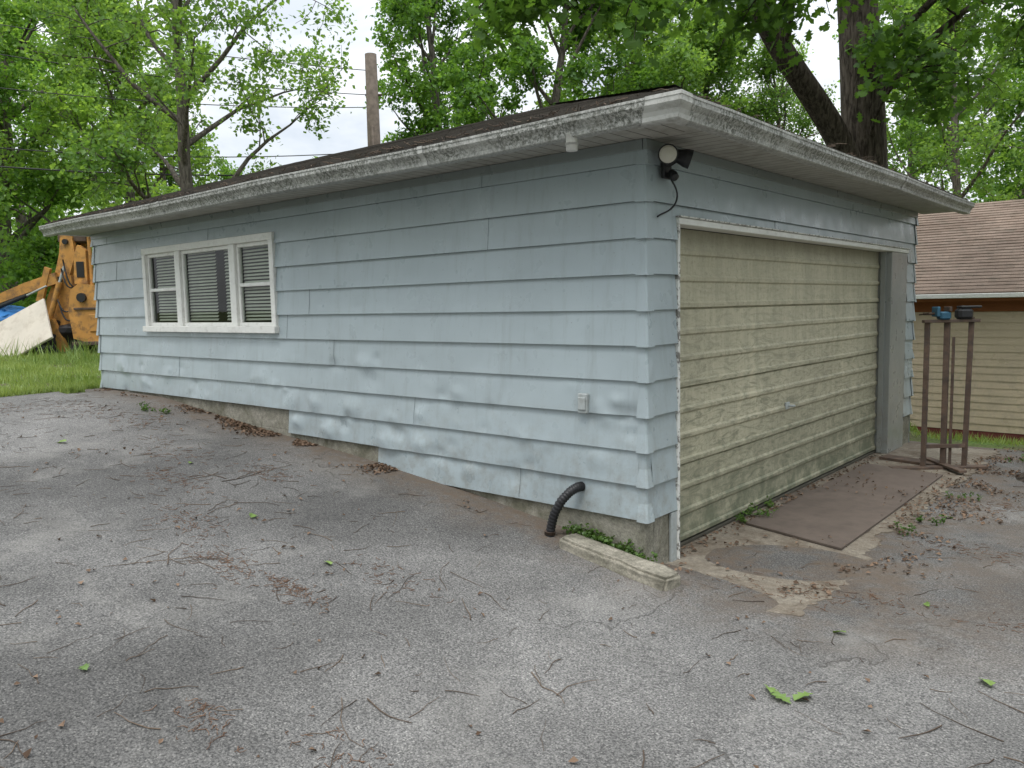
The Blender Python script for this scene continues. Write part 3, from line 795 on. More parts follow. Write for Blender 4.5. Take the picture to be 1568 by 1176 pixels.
# ------------------------------------------------------------ trees
LEAF_KITE = np.array([(0, 0, 0), (.36, .42, .07), (0, 1, 0), (-.36, .42, .07)])
LEAF_OAK = np.array([(0, 0, 0), (.10, .18, .01), (.27, .25, .03), (.13, .38, .02), (.36, .52, .03), (.17, .62, .02), (.26, .84, .02), (0, 1, -.03),
                     (-.26, .84, .02), (-.17, .62, .02), (-.36, .52, .03), (-.13, .38, .02), (-.27, .25, .03), (-.10, .18, .01)])
def leaves(rg, anchors, n, size, sig, tmpl, up=.9):
    A = np.asarray(anchors); idx = rg.integers(0, len(A), n)
    P = A[idx]+rg.normal(0, sig, (n, 3))*np.array([1, 1, .7])
    nn = rg.normal(0, 1, (n, 3))+np.array([0, 0, up]); nn /= np.linalg.norm(nn, axis=1)[:, None]
    d = rg.normal(0, 1, (n, 3))+np.array([0, 0, -.4]); d -= nn*(d*nn).sum(1)[:, None]; d /= np.linalg.norm(d, axis=1)[:, None]+1e-9
    b = np.cross(nn, d); s = size*rg.uniform(.6, 1.25, n)
    V = P[:, None, :]+s[:, None, None]*(tmpl[None, :, 0:1]*b[:, None, :]+tmpl[None, :, 1:2]*d[:, None, :]+tmpl[None, :, 2:3]*nn[:, None, :])
    k = len(tmpl); F = np.arange(n*k).reshape(n, k)
    return V.reshape(-1, 3), F
def unit(v): return v/(np.linalg.norm(v)+1e-9)
def wander(rg, p, d, length, n, up, jit_):
    P = [p]; d = unit(d)
    for i in range(n-1):
        d = unit(d+rg.normal(0, jit_, 3)+np.array([0, 0, up])); P.append(P[-1]+d*length/(n-1))
    return np.array(P)
def along(P, s):
    x = s*(len(P)-1); i = min(int(x), len(P)-2); f = x-i
    return P[i]*(1-f)+P[i+1]*f, unit(P[i+1]-P[i])
def grow(rg, path, r0, r1, T, anchors, nsub, sublen, ntw, twl, up=.05, s0=.3, s=5):
    T.append(tube(path, np.linspace(r0, r1, len(path)), s))
    for _ in range(nsub):
        q = s0+(1-s0)*rg.random()**.8; p, t = along(path, q)
        d = unit(t*.7+unit(rg.normal(0, 1, 3))*.9+np.array([0, 0, .15]))
        ln = sublen*rg.uniform(.6, 1.3)*(1.15-.5*q)
        sp = wander(rg, p, d, ln, 5, up, .18)
        rb = (r0+(r1-r0)*q)*.45
        T.append(tube(sp, np.linspace(max(rb, .012), .006, 5), 4))
        for _ in range(ntw):
            q2 = .25+.75*rg.random(); p2, t2 = along(sp, q2)
            d2_ = unit(t2*.6+unit(rg.normal(0, 1, 3)))
            tp = wander(rg, p2, d2_, twl*rg.uniform(.6, 1.3), 4, up*.5, .2)
            T.append(tube(tp, np.linspace(.008, .004, 4), 3))
            for f in (.35, .6, .8, 1.0): anchors.append(along(tp, f)[0])
        anchors.append(sp[-1])
def tree_mesh(name, seed, h, tr, nl, spread, cb, nleaf, lsize, sig, leafmat, barkmat, nsub=6, ntw=4, twl=.7, elev=.5, top=.35):
    rg = np.random.default_rng(seed); T = []; anc = []
    tp = wander(rg, np.array([0, 0, -.4]), np.array([0, 0, 1.]), h*.95, 12, .25, .07)
    T.append(tube(tp, tr*(1-np.linspace(0, 1, 12))**.75+.02, 9))
    az = rg.random()*6.28
    for i in range(nl):
        q = cb+(.97-cb)*(i+.5)/nl; az += 2.4+rg.normal(0, .3)
        p, t = along(tp, q); prof = math.sin(math.pi*min(1, (q-cb)/(1-cb)*.75+.28))
        ln = h*spread*(prof*(1-top)+top*.6)*rg.uniform(.75, 1.2)
        e = elev+.5*q
        d = np.array([math.cos(az)*math.cos(e), math.sin(az)*math.cos(e), math.sin(e)])
        lp = wander(rg, p, d, ln, 7, .06, .13); rb = tr*(1-q)**.75*.5+.02
        grow(rg, lp, rb, .012, T, anc, nsub, ln*.42, ntw, twl, .05)
    anc.append(tp[-1])
    parts = [(V, F, 0, True) for V, F in T]
    LV, LF = leaves(rg, anc, nleaf, lsize, sig, LEAF_KITE)
    parts.append((LV, LF, 1, False))
    return np_mesh(name, parts, [barkmat, leafmat])
TM_A = tree_mesh('maple_a', 11, 13, .22, 22, .34, .10, 34000, .155, .14, A_LEAFM, A_BARKM, nsub=5)
TM_C = tree_mesh('maple_c', 23, 15, .24, 26, .29, .08, 40000, .16, .15, A_LEAFM, A_BARKM, nsub=5)
TM_B = tree_mesh('locust_b', 37, 13, .15, 20, .30, .22, 22000, .115, .14, A_LEAFL, A_BARKM, nsub=6, ntw=5, twl=.6)
TM_D = tree_mesh('maple_d', 41, 11, .18, 20, .40, .12, 28000, .14, .15, A_LEAFL, A_BARKM, nsub=5)
def put(me, name, lat, fwd, s=1, rz=0, dz=0):
    o = bpy.data.objects.new(name, me); x, y = at(lat, fwd); o.location = (x, y, gz(x, y)+dz)
    o.rotation_euler = (0, 0, rz); o.scale = (s, s, s*1.0); link(o); return o
put(TM_C, 'maple_tree', -15.6, 25, 1.0, .3)
put(TM_A, 'maple_tree', -19.5, 33, 1.15, 1.7)
put(TM_B, 'locust_tree', -7.1, 18, 1.02, .6)
put(TM_A, 'maple_tree', -13.8, 34, .80, 2.9)
put(TM_D, 'maple_tree', -14.6, 19, .95, 4.0)
put(TM_D, 'maple_tree', -11.6, 24, 1.0, 3.6)
put(TM_C, 'maple_tree', -2.0, 27, .92, 1.1)
put(TM_A, 'maple_tree', .8, 25, 1.0, 5.1)
put(TM_D, 'maple_tree', 3.6, 28, 1.15, 2.2)
put(TM_D, 'maple_tree', 6.0, 27, 1.0, .9)
put(TM_B, 'locust_tree', 9.3, 26, .85, 4.4)
put(TM_A, 'maple_tree', 13.6, 28, 1.0, 3.3)
put(TM_B, 'locust_tree', 12.2, 22, .95, 5.6)
put(TM_D, 'maple_tree', 19.5, 30, 1.2, 1.3)
put(TM_A, 'maple_tree', 17.6, 24, .95, 2.5)
# woodland on the other side of the driveway (behind the viewer): unseen, added to dim low sky light on the wall
for i, (la, fo, s_, me_) in enumerate([(-14, -9, 1.0, TM_C), (-7, -14, 1.1, TM_A), (-20, -1, 1.0, TM_C), (0, -13, 1.1, TM_C), (7, -12, 1.05, TM_A),
                                       (14, -8, 1.05, TM_C), (19, 0, 1.0, TM_A), (18, 8, 1.0, TM_C), (-22, 8, 1.1, TM_A)]):
    put(me_, 'maple_tree', la, fo, s_, i*1.3)

# oak behind the garage with a limb over the roof
rg = np.random.default_rng(5); T = []
def W3(lat, fwd, z): x, y = at(lat, fwd); return np.array([x, y, z])
def smooth_path(pts, n=16):
    pts = np.array(pts); t = np.linspace(0, len(pts)-1, n); i = np.clip(t.astype(int), 0, len(pts)-2); f = (t-i)[:, None]
    P = pts[i]*(1-f)+pts[i+1]*f
    for _ in range(2): P[1:-1] = (P[:-2]+2*P[1:-1]+P[2:])/4
    return P
trunk = smooth_path([W3(5.80, 13, -1.1), W3(5.74, 13, .5), W3(5.68, 13, 2.5), W3(5.60, 13, 4.5), W3(5.45, 13, 6.5), W3(5.2, 13.2, 9), W3(5.3, 13.4, 12), W3(5.2, 13.3, 14)], 22)
T.append(tube(trunk, np.interp(np.linspace(0, 1, 22), [0, .08, .3, .6, 1], [.55, .40, .36, .28, .06]), 16))
limb = smooth_path([W3(5.62, 13, 2.6), W3(5.35, 12.7, 3.7), W3(4.65, 12.4, 4.6), W3(3.9, 12.0, 5.3), W3(3.3, 11.7, 6.2), W3(2.6, 11.3, 7.4), W3(1.8, 11, 8.3)], 18)
T.append(tube(limb, np.linspace(.22, .11, 18), 12))
anc_o = []
extra = [
    ([limb[9], W3(3.5, 10.8, 6.0), W3(2.6, 9.8, 5.9), W3(1.7, 9.0, 5.4), W3(1.1, 8.6, 5.0)], .05),
    ([limb[12], W3(2.6, 10.6, 6.8), W3(1.6, 10.0, 6.4), W3(.5, 9.6, 5.8), W3(-.1, 9.4, 5.3)], .06),
    ([limb[15], W3(1.6, 10.4, 7.2), W3(1.6, 9.4, 6.4), W3(2.4, 9.0, 5.5)], .05),
    ([limb[8], W3(3.9, 11.2, 5.9), W3(3.5, 10.4, 5.8), W3(3.4, 9.8, 5.4)], .04),
    ([trunk[10], W3(6.5, 12, 6.4), W3(7.4, 11, 6.1), W3(8.0, 10.3, 5.5)], .07),
    ([trunk[11], W3(5.2, 12, 7.2), W3(4.9, 10.8, 6.6), W3(4.4, 9.8, 5.8)], .06),
    ([trunk[9], W3(6.4, 12.6, 5.6), W3(7.2, 12.2, 6.2), W3(8.0, 11.8, 5.9)], .08),
    ([trunk[8], W3(5.5, 12.3, 4.6), W3(5.7, 11.7, 4.9), W3(5.9, 11.3, 4.8)], .03),
    ([trunk[13], W3(6.6, 12.6, 8.0), W3(7.6, 12, 8.8), W3(8.6, 12, 9.0)], .09),
    ([trunk[14], W3(4.0, 13, 9.4), W3(2.8, 12.4, 10.2)], .09),
    ([trunk[16], W3(6.2, 14.4, 11), W3(7.2, 15, 12)], .07),
    ([limb[17], W3(.8, 10.6, 9), W3(-.2, 10, 9.4)], .08)]
for pts_, r in extra:
    grow(rg, smooth_path(pts_, 9), r, .012, T, anc_o, 10, 1.1, 4, .5, -.04, .3, 7)
parts = [(V, F, 0, True) for V, F in T]
LV, LF = leaves(rg, anc_o, 11500, .17, .13, LEAF_OAK, 1.2)
parts.append((LV, LF, 1, False))
npobj('oak_tree', parts, [A_BARKO, A_LEAFO])
# second oak at the right edge, beside the driveway
T = []; anc_o = []
tx, ty = 1.88, 4.80
tr2 = smooth_path([(tx-.03, ty-.02, -.25), (tx, ty, .05), (tx+.06, ty+.03, .6), (tx+.22, ty+.1, 2.0), (tx+.5, ty+.2, 4.5), (tx+.7, ty+.3, 8), (tx+.9, ty+.3, 11)], 22)
T.append(tube(tr2, np.interp(np.linspace(0, 1, 22), [0, .05, .10, .2, .6, 1], [.68, .54, .37, .28, .2, .05]), 18))
for i in range(7):
    p, t = along(tr2, .58+.06*i); a = i*2.4+1.0
    lp = wander(rg, p, np.array([math.cos(a), math.sin(a), .8]), 3.0, 7, .03, .12)
    grow(rg, lp, .08, .02, T, anc_o, 8, 1.2, 4, .6, 0, .3, 6)
parts = [(V, F, 0, True) for V, F in T]
LV, LF = leaves(rg, anc_o, 5500, .17, .15, LEAF_OAK, 1.2)
parts.append((LV, LF, 1, False))
npobj('oak_tree', parts, [A_BARKO, A_LEAFO])

# distant tree line and undergrowth, each one mass
def leafmass(name, blobs, per, size, mat, seed):
    rg = np.random.default_rng(seed)
    anc = []
    for (x, y, z, rx, rz_) in blobs:
        k = 60; d = rg.normal(0, 1, (k, 3)); d /= np.linalg.norm(d, axis=1)[:, None]
        r = rg.uniform(.45, 1.0, k)**.5
        anc.append(np.array([x, y, z])+d*r[:, None]*np.array([rx, rx, rz_]))
    anc = np.concatenate(anc)
    V, F = leaves(rg, anc, per*len(blobs), size, size*1.4, LEAF_KITE)
    return npobj(name, [(V, F, 0, False)], [mat])
bl = []
for i in range(64):
    lat = rng.uniform(-42, 38); fw = rng.uniform(44, 54); x, y = at(lat, fw); r = rng.uniform(2.5, 4)
    hh = rng.uniform(3, 8)
    bl.append((x, y, gz(x, y)+hh*.5, r, hh*.62))
leafmass('distant_treeline', bl, 650, .45, A_LEAFD, 8)
bl = []
for i in range(46):
    lat = rng.uniform(-26, -7.0); fw = rng.uniform(22, 31); x, y = at(lat, fw); r = rng.uniform(1.0, 1.9)
    bl.append((x, y, gz(x, y)+r*.7, r, r*1.1))
for i in range(14):
    lat = rng.uniform(9, 24); fw = rng.uniform(24, 31); x, y = at(lat, fw); r = rng.uniform(1.0, 2.2)
    bl.append((x, y, gz(x, y)+r*.8, r, r*1.3))
leafmass('undergrowth', bl, 750, .17, A_LEAFM, 9)

# grass
def grass(name, pts, h, w, mat, seed):
    rg = np.random.default_rng(seed); n = len(pts); a = rg.uniform(0, 6.28, n)
    hh = h*rg.uniform(.4, 1.3, n); le = rg.normal(0, .35, (n, 2))*hh[:, None]
    P = np.asarray(pts); d = np.stack([np.cos(a), np.sin(a), 0*a], -1)*w
    V = np.stack([P-d, P+d, P+np.concatenate([le, hh[:, None]], 1)], 1).reshape(-1, 3)
    return npobj(name, [(V, np.arange(3*n).reshape(n, 3), 0, False)], [mat])
def scat(n, x0, x1, y0, y1, cond=None):
    x = rng.uniform(x0, x1, n); y = rng.uniform(y0, y1, n)
    if cond is not None:
        k = cond(x, y); x, y = x[k], y[k]
    return np.stack([x, y, g(x, y)], -1)
gp1 = scat(80000, -20, -8.3, -5, 7, lambda x, y: (x < -8.42+.10*np.sin(y*3)) & (np.sin(x*1.3+2*y)*np.sin(y*1.7-x) > -.75))
gp2 = scat(12000, -2, 5, 6.6, 11.2)
gp3 = scat(1200, -8.36, -8.18, -1.6, -.0)
gp4 = scat(500, -8.1, -7.85, -.55, -.35)
gp5 = scat(700, 1.6, 3.4, 5.2, 6.5)
grass('grass', np.concatenate([gp1, gp2, gp3, gp4, gp5]), .10, .008, A_GRASS, 4)
wx = scat(700, -18, -13, 1, 5)
grass('tall_weeds', wx, .38, .012, A_GRASS, 5)

# weeds at the wall foot
def weeds(name, spots, seed):
    rg = np.random.default_rng(seed); anc = []
    T = []
    for (x, y, r, k, h) in spots:
        for i in range(k):
            a = rg.uniform(0, 6.28); q = r*rg.random()**.5; px_, py_ = x+q*math.cos(a), y+q*.5*math.sin(a); zz = max(gz(px_, py_), -.088)
            p = wander(rg, np.array([px_, py_, zz]), np.array([rg.normal(0, .4), rg.normal(0, .4), 1]), h*rg.uniform(.5, 1.2), 4, 0, .15)
            T.append(tube(p, .0015, 3))
            for f in (.5, .75, 1): anc.append(along(p, f)[0])
    V, F = leaves(rg, anc, len(anc)*3, .030, .012, LEAF_KITE, 1.5)
    return npobj(name, merge_tubes(T)+[(V, F, 0, False)], [A_WEED])
weeds('weeds', [(-.45, -.08, .13, 40, .10), (-.2, -.07, .12, 36, .10), (-.02, -.06, .10, 20, .08), (-.3, -.09, .1, 20, .1)], 1)
weeds('weeds', [(.02, 1.72, .12, 12, .09), (-.05, 1.5, .08, 7, .08), (.0, 2.1, .1, 5, .07)], 2)
weeds('weeds', [(1.05, 1.95, .10, 5, .06), (1.15, 2.35, .10, 4, .06), (1.2, 3.3, .15, 6, .07), (1.5, 5.3, .3, 24, .12)], 3)
weeds('weeds', [(-6.0, -.5, .16, 10, .06), (-5.7, -.42, .1, 6, .05)], 4)

# twigs, litter, leaves
rg = np.random.default_rng(12)
T = []
def twig(x, y, L_, r, a=None, bend=.35):
    a = rg.uniform(0, 6.28) if a is None else a; n = 6; P = []
    for i in range(n):
        P.append((x, y, max(gz(x, y)+.004, -.083 if (0 < x < 1.0 and 0 < y < 6) else -9)+r+abs(rg.normal(0, .003))))
        a += rg.normal(0, bend); x += math.cos(a)*L_/(n-1); y += math.sin(a)*L_/(n-1)
    T.append(tube(P, np.linspace(r, r*.5, n), 5))
for i in range(760):
    x = rg.uniform(-7.8, 5.5); y = rg.uniform(-4.0, -.1) if x < .2 else rg.uniform(-3.6, 5.0)
    twig(x, y, rg.uniform(.04, .24), rg.uniform(.0012, .0027), None, .25)
for (x, y) in ((1.2, -2.1), (-.1, -2.4), (.9, -2.75), (-1.6, -2.2), (-2.4, -1.5), (2.6, -1.3), (2.1, -.9), (3.2, -2.0), (.2, -1.6), (-.8, -1.2), (-3.1, -1.1), (1.6, -2.9)):
    for i in range(4): twig(x+rg.normal(0, .14), y+rg.normal(0, .14), rg.uniform(.15, .40), rg.uniform(.0018, .0034), None, .25)
npobj('fallen_twigs', merge_tubes(T), [A_TWIG])
T = []
cl_ = [(-3.3, -1.5, .25, 90), (-2.3, -1.9, .2, 80), (-1.5, -2.1, .2, 90), (-3.0, -.9, .2, 70), (-4.2, -1.1, .3, 70), (.3, -2.6, .15, 40), (-.8, -1.5, .2, 50), (-1.0, -2.0, .12, 90),
       (-5.6, -.8, .4, 110), (-7.2, -1.5, .4, 100), (-6.6, -.9, .4, 90), (1.2, .4, .2, 60), (1.4, 1.8, .3, 90), (1.5, 3.2, .35, 120), (2.4, 2.6, .35, 80), (.8, .2, .2, 70), (2.2, .5, .3, 50), (3.0, -1.3, .2, 40), (1.9, -2.4, .15, 40), (-.3, -2.9, .12, 40)]
for (x, y, r, k) in cl_:
    for i in range(k): twig(x+rg.normal(0, r), y+rg.normal(0, r*.4), rg.uniform(.02, .08), .0019, None, .6)
npobj('fallen_catkins', merge_tubes(T), [A_CATK])
def flatleaves(P, size, tmpl, seed, curl=.25):
    r_ = np.random.default_rng(seed); P = np.asarray(P); n = len(P)
    nn = r_.normal(0, curl, (n, 3)); nn[:, 2] = 1; nn /= np.linalg.norm(nn, axis=1)[:, None]
    d = r_.normal(0, 1, (n, 3)); d -= nn*(d*nn).sum(1)[:, None]; d /= np.linalg.norm(d, axis=1)[:, None]
    b = np.cross(nn, d); s = size*r_.uniform(.5, 1.4, n); P = P+np.array([0, 0, 1])*(s*curl*.35+.004)[:, None]
    V = P[:, None, :]+s[:, None, None]*(tmpl[None, :, 0:1]*b[:, None]+(tmpl[None, :, 1:2]-.5)*d[:, None]+tmpl[None, :, 2:3]*3*nn[:, None])
    return V.reshape(-1, 3), np.arange(n*len(tmpl)).reshape(n, -1)
Pl = []
def addl(n, fx, fy, clump=.0):
    for i in range(n):
        x, y = fx(), fy()
        if clump and mnoise.noise(Vector((x*2.2, y*2.2, 3.3))) < clump*.5-.05: continue
        z = gz(x, y)+.004
        if 0 < x < 1.0 and -.1 < y < 6: z = max(z, -.086)
        if .03 < x < .80 and 1.4 < y < 4.3: z = -.067
        Pl.append((x, y, z))
addl(2200, lambda: rg.uniform(-7.9, .1), lambda: -.03-abs(rg.normal(0, .09)), .05)
addl(1500, lambda: rg.uniform(-4.9, -1.7), lambda: -.03-abs(rg.normal(0, .13)), .05)
addl(700, lambda: rg.uniform(-.05, 1.6), lambda: rg.uniform(-.1, 5.8), .4)
addl(1200, lambda: rg.normal(1.12, .16), lambda: rg.uniform(-.2, 5.8), .2)
addl(260, lambda: rg.uniform(-.09, .05), lambda: rg.uniform(.4, 5.0))
addl(2000, lambda: rg.uniform(.9, 3.6), lambda: rg.uniform(2.0, 6.5), .4)
addl(800, lambda: rg.uniform(-7, 5), lambda: rg.uniform(-4, -.2), .3)
V1, F1 = flatleaves(Pl, .032, LEAF_KITE, 2, .4)
npobj('leaf_litter', [(V1, F1, 0, False)], [A_LITT])
gl = [(-2.1, -1.55), (-1.15, -1.65), (-3.6, -1.2), (1.35, -1.1), (1.42, -1.02), (1.28, -1.05), (2.0, -.35), (3.1, -1.75), (1.55, .5), (1.3, -.2), (1.9, 1.5),
      (1.2, 2.6), (2.4, 1.2), (-.9, -3.1), (1.9, -1.9), (3.4, .9), (-4.9, -1.7), (2.35, -.3), (2.42, -.25)]
V2, F2 = flatleaves([(x, y, gz(x, y)+.006) for x, y in gl], .085, LEAF_OAK, 6, .22)
npobj('fallen_green_leaves', [(V2, F2, 0, False)], [A_FALL])

# ------------------------------------------------------------ utility pole + lines
UP = empty('utility_pole')
ux, uy = at(-3.45, 21); uz = gz(ux, uy)
tubeobj('pole_shaft', [(ux, uy, uz-.5), (ux+.02, uy, uz+4), (ux, uy, uz+7.3)], [.19, .175, .15], A_POLE, UP, 14)
tubeobj('insulator_bolt', [(ux-.12, uy-.12, uz+6.3), (ux+.20, uy+.16, uz+6.3)], .03, A_RUST, UP, 8)
tubeobj('ground_wire_conduit', [(ux+.12, uy-.13, uz+.2), (ux+.12, uy-.13, uz+5.5)], .03, A_POLE, UP, 8)
T = []
def cable(a, b, sag, r):
    a, b = np.array(a), np.array(b); t = np.linspace(0, 1, 24)[:, None]
    P = a*(1-t)+b*t; P[:, 2] -= (4*sag*t*(1-t))[:, 0]; T.append(tube(P, r, 5))
q0 = at(-18, 15); q1 = at(-20, 16)
cable((q0[0], q0[1], 6.1), (ux, uy, uz+4.9), .6, .012)
cable((q0[0], q0[1], 5.6), (ux, uy, uz+4.4), .5, .018)
cable((q1[0], q1[1], 9.0), (ux, uy, uz+6.3), .5, .011)
cable((q1[0], q1[1], 9.5), (ux, uy, uz+6.9), .4, .011)
cable((q1[0], q1[1], 8.0), (ux, uy, uz+6.0), .6, .011)
npobj('power_lines', merge_tubes(T), [A_WIRE])

# ------------------------------------------------------------ old backhoe loader
BH = empty('backhoe_loader')
bx0, by0 = at(-9.85, 18.6); BH.location = (bx0, by0, gz(bx0, by0)); BH.rotation_euler = (0, 0, math.atan2(RY, RX))
def bb(nm, lo, hi, m=A_ORANGE, bev=.02, rot=None, loc=None): return box(nm, lo, hi, m, BH, bev, rot, loc)
def poly(nm, pts, y0, y1, m=A_ORANGE):
    n = len(pts); V = [(x, y0, z) for x, z in pts]+[(x, y1, z) for x, z in pts]
    return mesh(nm, V, [tuple(range(n)), tuple(range(n, 2*n))]+[(i, (i+1) % n, n+(i+1) % n, n+i) for i in range(n)], m, BH)
def cyl(nm, a, b, r, m):
    V, F = tube([a, b], r, 16); F = [tuple(f) for f in F]+[tuple(range(16)), tuple(range(16, 32))]; return mesh(nm, V, F, m, BH)
bb('main_frame', (-.35, -.45, .55), (3.2, .45, .95)); bb('engine_hood', (1.6, -.42, .96), (3.3, .42, 1.75))
poly('side_fender', [(.05, .95), (.12, .35), (.55, .22), (.95, .35), (.95, 1.50), (.30, 1.55), (.12, 1.42)], -.80, -.46)
bb('fender_step', (.14, -.92, .20), (.80, -.60, .28), A_RUST, .01)
bb('fender_panel_rib', (.18, -.83, .98), (.92, -.802, 1.03), A_RUST, .006)
bb('fender_access_cover', (.50, -.83, .50), (.86, -.802, .88), A_ORANGE, .01)
poly('swing_tower', [(-.55, .45), (-.1, .35), (.02, 1.2), (.0, 1.75), (-.32, 1.8), (-.6, 1.2)], -.5, -.3)
poly('swing_tower_b', [(-.55, .45), (-.1, .35), (.02, 1.2), (.0, 1.75), (-.32, 1.8), (-.6, 1.2)], .1, .3)
poly('boom_plate', [(-.45, 1.55), (-.14, 1.5), (.10, 2.2), (.06, 2.62), (-.2, 2.66), (-.25, 2.25)], -.46, -.32)
poly('boom_plate_b', [(-.45, 1.55), (-.15, 1.5), (.10, 2.2), (.06, 2.62), (-.2, 2.66), (-.25, 2.25)], .05, .2)
cyl('boom_pivot_pin', (-.26, -.56, 1.66), (-.26, .3, 1.66), .07, A_BLACK); cyl('boom_top_pin', (-.08, -.52, 2.50), (-.08, .3, 2.50), .06, A_BLACK)
cyl('tower_pin', (-.38, -.56, .70), (-.38, .3, .70), .07, A_BLACK)
poly('loader_arm', [(-2.2, .95), (-2.2, 1.12), (-1.0, 1.60), (-.3, 1.82), (-.25, 1.58), (-1.0, 1.36)], -.62, -.5)
poly('bucket_link', [(-.75, 1.2), (-.6, 1.2), (-.38, 1.9), (-.5, 1.95)], -.64, -.55)
cyl('arm_cylinder', (-1.7, -.70, 1.02), (-.9, -.70, 1.32), .045, A_BLACK); cyl('arm_cylinder_rod', (-.9, -.70, 1.32), (-.45, -.70, 1.52), .022, A_GREYM)
bb('top_guard', (-.3, -.4, 2.50), (.35, .4, 2.70), A_RUST)
bb('cab_post', (.40, -.5, 1.5), (.48, -.42, 2.7)); bb('cab_post_b', (1.5, -.5, 1.0), (1.58, -.42, 2.7))
poly('console_panel', [(.10, 1.56), (.39, 1.56), (.39, 2.3), (.22, 2.42), (.12, 2.2)], -.56, -.4)
bb('console_grille', (.17, -.575, 1.70), (.34, -.562, 2.05), A_BLACK, .004)
for i_ in range(4):
    cyl('control_lever_%d' % i_, (.52+.05*i_, -.42, 1.5), (.55+.07*i_, -.45, 2.0), .012, A_BLACK)
bb('cab_roof', (.35, -.6, 2.71), (1.75, .6, 2.78)); bb('seat', (.8, -.25, .96), (1.3, .25, 1.9), A_BLACK, .05)
cyl('hydraulic_cylinder', (-.5, -.62, .7), (-.2, -.62, 1.6), .06, A_ORANGE); cyl('hydraulic_rod', (-.2, -.62, 1.6), (-.1, -.56, 1.95), .03, A_GREYM)
cyl('headlight', (.38, -.801, 1.25), (.38, -.87, 1.25), .10, A_BLACK)
for j_, (x_a, z_a, x_b, z_b) in enumerate([(-.15, 1.9, .15, 1.5), (-.1, 2.1, .2, 1.45), (-.3, 1.3, .05, 1.0), (-.25, 1.1, .1, .8)]):
    t_ = np.linspace(0, 1, 10); hp = np.stack([x_a+(x_b-x_a)*t_, -.60-.08*np.sin(t_*3.14), z_a+(z_b-z_a)*t_-.18*np.sin(t_*3.14)], -1)
    tubeobj('hydraulic_hose_%d' % j_, hp, .018, A_BLACK, BH, 6)
for i, (wx_, r) in enumerate(((1.62, .62), (3.1, .45))):
    for s_ in (-.75, .75):
        prof_ = [(r*.55, -.18), (r*.9, -.19), (r, -.12), (r, .12), (r*.9, .19), (r*.55, .18)]
        V = []; F = []; n_ = 28
        for (q_, w) in prof_:
            for k in range(n_):
                a = 2*math.pi*k/n_; rr2 = q_*(1.03 if (k % 2 and q_ == r) else 1); V.append((wx_+rr2*math.cos(a), s_+w, r+rr2*math.sin(a)))
        for j in range(5):
            for k in range(n_): F.append((j*n_+k, j*n_+(k+1) % n_, (j+1)*n_+(k+1) % n_, (j+1)*n_+k))
        mesh('tire_%d_%d' % (i, s_ > 0), V, F, A_TIRE, BH)
        cyl('rim_%d_%d' % (i, s_ > 0), (wx_, s_-.1, r), (wx_, s_+.1, r), r*.56, A_ORANGE)
poly('stabilizer_leg', [(-.5, .75), (-.35, .8), (-.05, .08), (-.25, .03)], -.75, -.62); bb('stabilizer_pad', (-.5, -.85, 0), (.1, -.5, .06), A_RUST)
# leaning board and tarp beside it
x1, y1 = at(-10.35, 17.0); z1 = gz(x1, y1)
lb = box('leaning_board', (-1.15, -.03, -.05), (.66, .03, 1.15), A_BOARD, None, .01)
lb.location = (x1, y1, z1+.14); lb.rotation_euler = (math.radians(-38), math.radians(-28), math.atan2(RY, RX)+.1)
bm = bmesh.new(); bmesh.ops.create_icosphere(bm, subdivisions=4, radius=.6)
for v in bm.verts:
    v.co.z *= .5; v.co += v.co.normalized()*mnoise.noise(v.co*3)*.22+v.co.normalized()*mnoise.noise(v.co*11)*.05; v.co.z = max(v.co.z, -.05)
me = bpy.data.meshes.new('blue_tarp'); bm.to_mesh(me); bm.free(); me.materials.append(A_BLUE)
o = bpy.data.objects.new('blue_tarp', me); xx, yy = at(-11.5, 18.1); o.location = (xx, yy, gz(xx, yy)+.80); link(o)
bm = bmesh.new(); bmesh.ops.create_icosphere(bm, subdivisions=4, radius=.6)
for v in bm.verts:
    v.co += v.co.normalized()*mnoise.noise(v.co*2.6+Vector((4, 0, 0)))*.45; v.co.z = max(v.co.z, -.25)
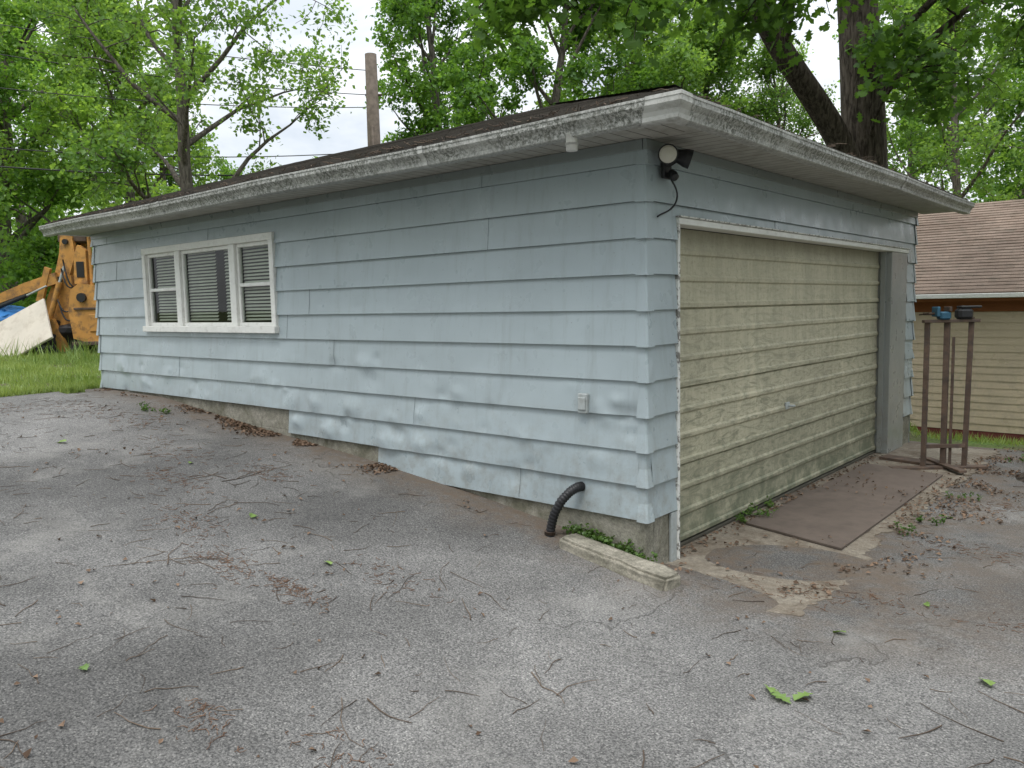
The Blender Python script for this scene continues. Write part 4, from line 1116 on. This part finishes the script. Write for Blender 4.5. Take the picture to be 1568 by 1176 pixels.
me = bpy.data.meshes.new('scrap_pile'); bm.to_mesh(me); bm.free(); me.materials.append(A_BLACK)
o = bpy.data.objects.new('scrap_pile', me); xx, yy = at(-10.5, 18.6); o.location = (xx, yy, gz(xx, yy)+.2); o.scale = (1.3, 1.3, 1.0); link(o)

# ------------------------------------------------------------ world, sun, camera
w = bpy.data.worlds.new("World"); sc.world = w; w.use_nodes = True
nt = w.node_tree; nt.nodes.clear(); q = N(nt)
SUN_EL, SUN_AZ = math.radians(64), math.radians(160)
sky = q.n('ShaderNodeTexSky'); sky.sky_type = 'NISHITA'; sky.sun_disc = False
sky.sun_elevation = SUN_EL; sky.sun_rotation = SUN_AZ; sky.dust_density = 2; sky.air_density = 1
tc = q.coord('Generated', (1, 1, 2.2))
cn = q.noise(tc, 2.4, 6, .6, .4)
cf_ = q.mr(cn, .36, .58, .55, 1)
zen = q.mr(q.sep(q.coord('Generated'))[2], .25, .9, 1.05, 2.75)
cloud = q.scalecol((8.4, 8.7, 9.0), zen)
col = q.mix(cf_, sky.outputs[0], cloud)
bg = q.n('ShaderNodeBackground'); bg.inputs[1].default_value = .13; q.l(col, bg.inputs[0])
wo = q.n('ShaderNodeOutputWorld'); q.l(bg.outputs[0], wo.inputs[0])
ld = bpy.data.lights.new('sun', 'SUN'); ld.energy = 1.5; ld.angle = math.radians(18); ld.color = (1, .96, .9)
lo_ = bpy.data.objects.new('sun', ld); link(lo_)
sd = Vector((math.sin(SUN_AZ)*math.cos(SUN_EL), math.cos(SUN_AZ)*math.cos(SUN_EL), math.sin(SUN_EL)))
lo_.rotation_euler = sd.to_track_quat('Z', 'Y').to_euler(); lo_.location = (0, -5, 20)

cd = bpy.data.cameras.new('camera'); cam = bpy.data.objects.new('camera', cd); link(cam)
cd.sensor_width = 36; cd.lens = 36*1229/1568; cd.clip_end = 2000; cd.clip_start = .05
R = Matrix((AX, AY, AZ)).to_4x4(); cam.matrix_world = Matrix.Translation(CAM) @ R
sc.camera = cam
sc.view_settings.view_transform = 'Standard'; sc.view_settings.look = 'None'; sc.view_settings.exposure = 0
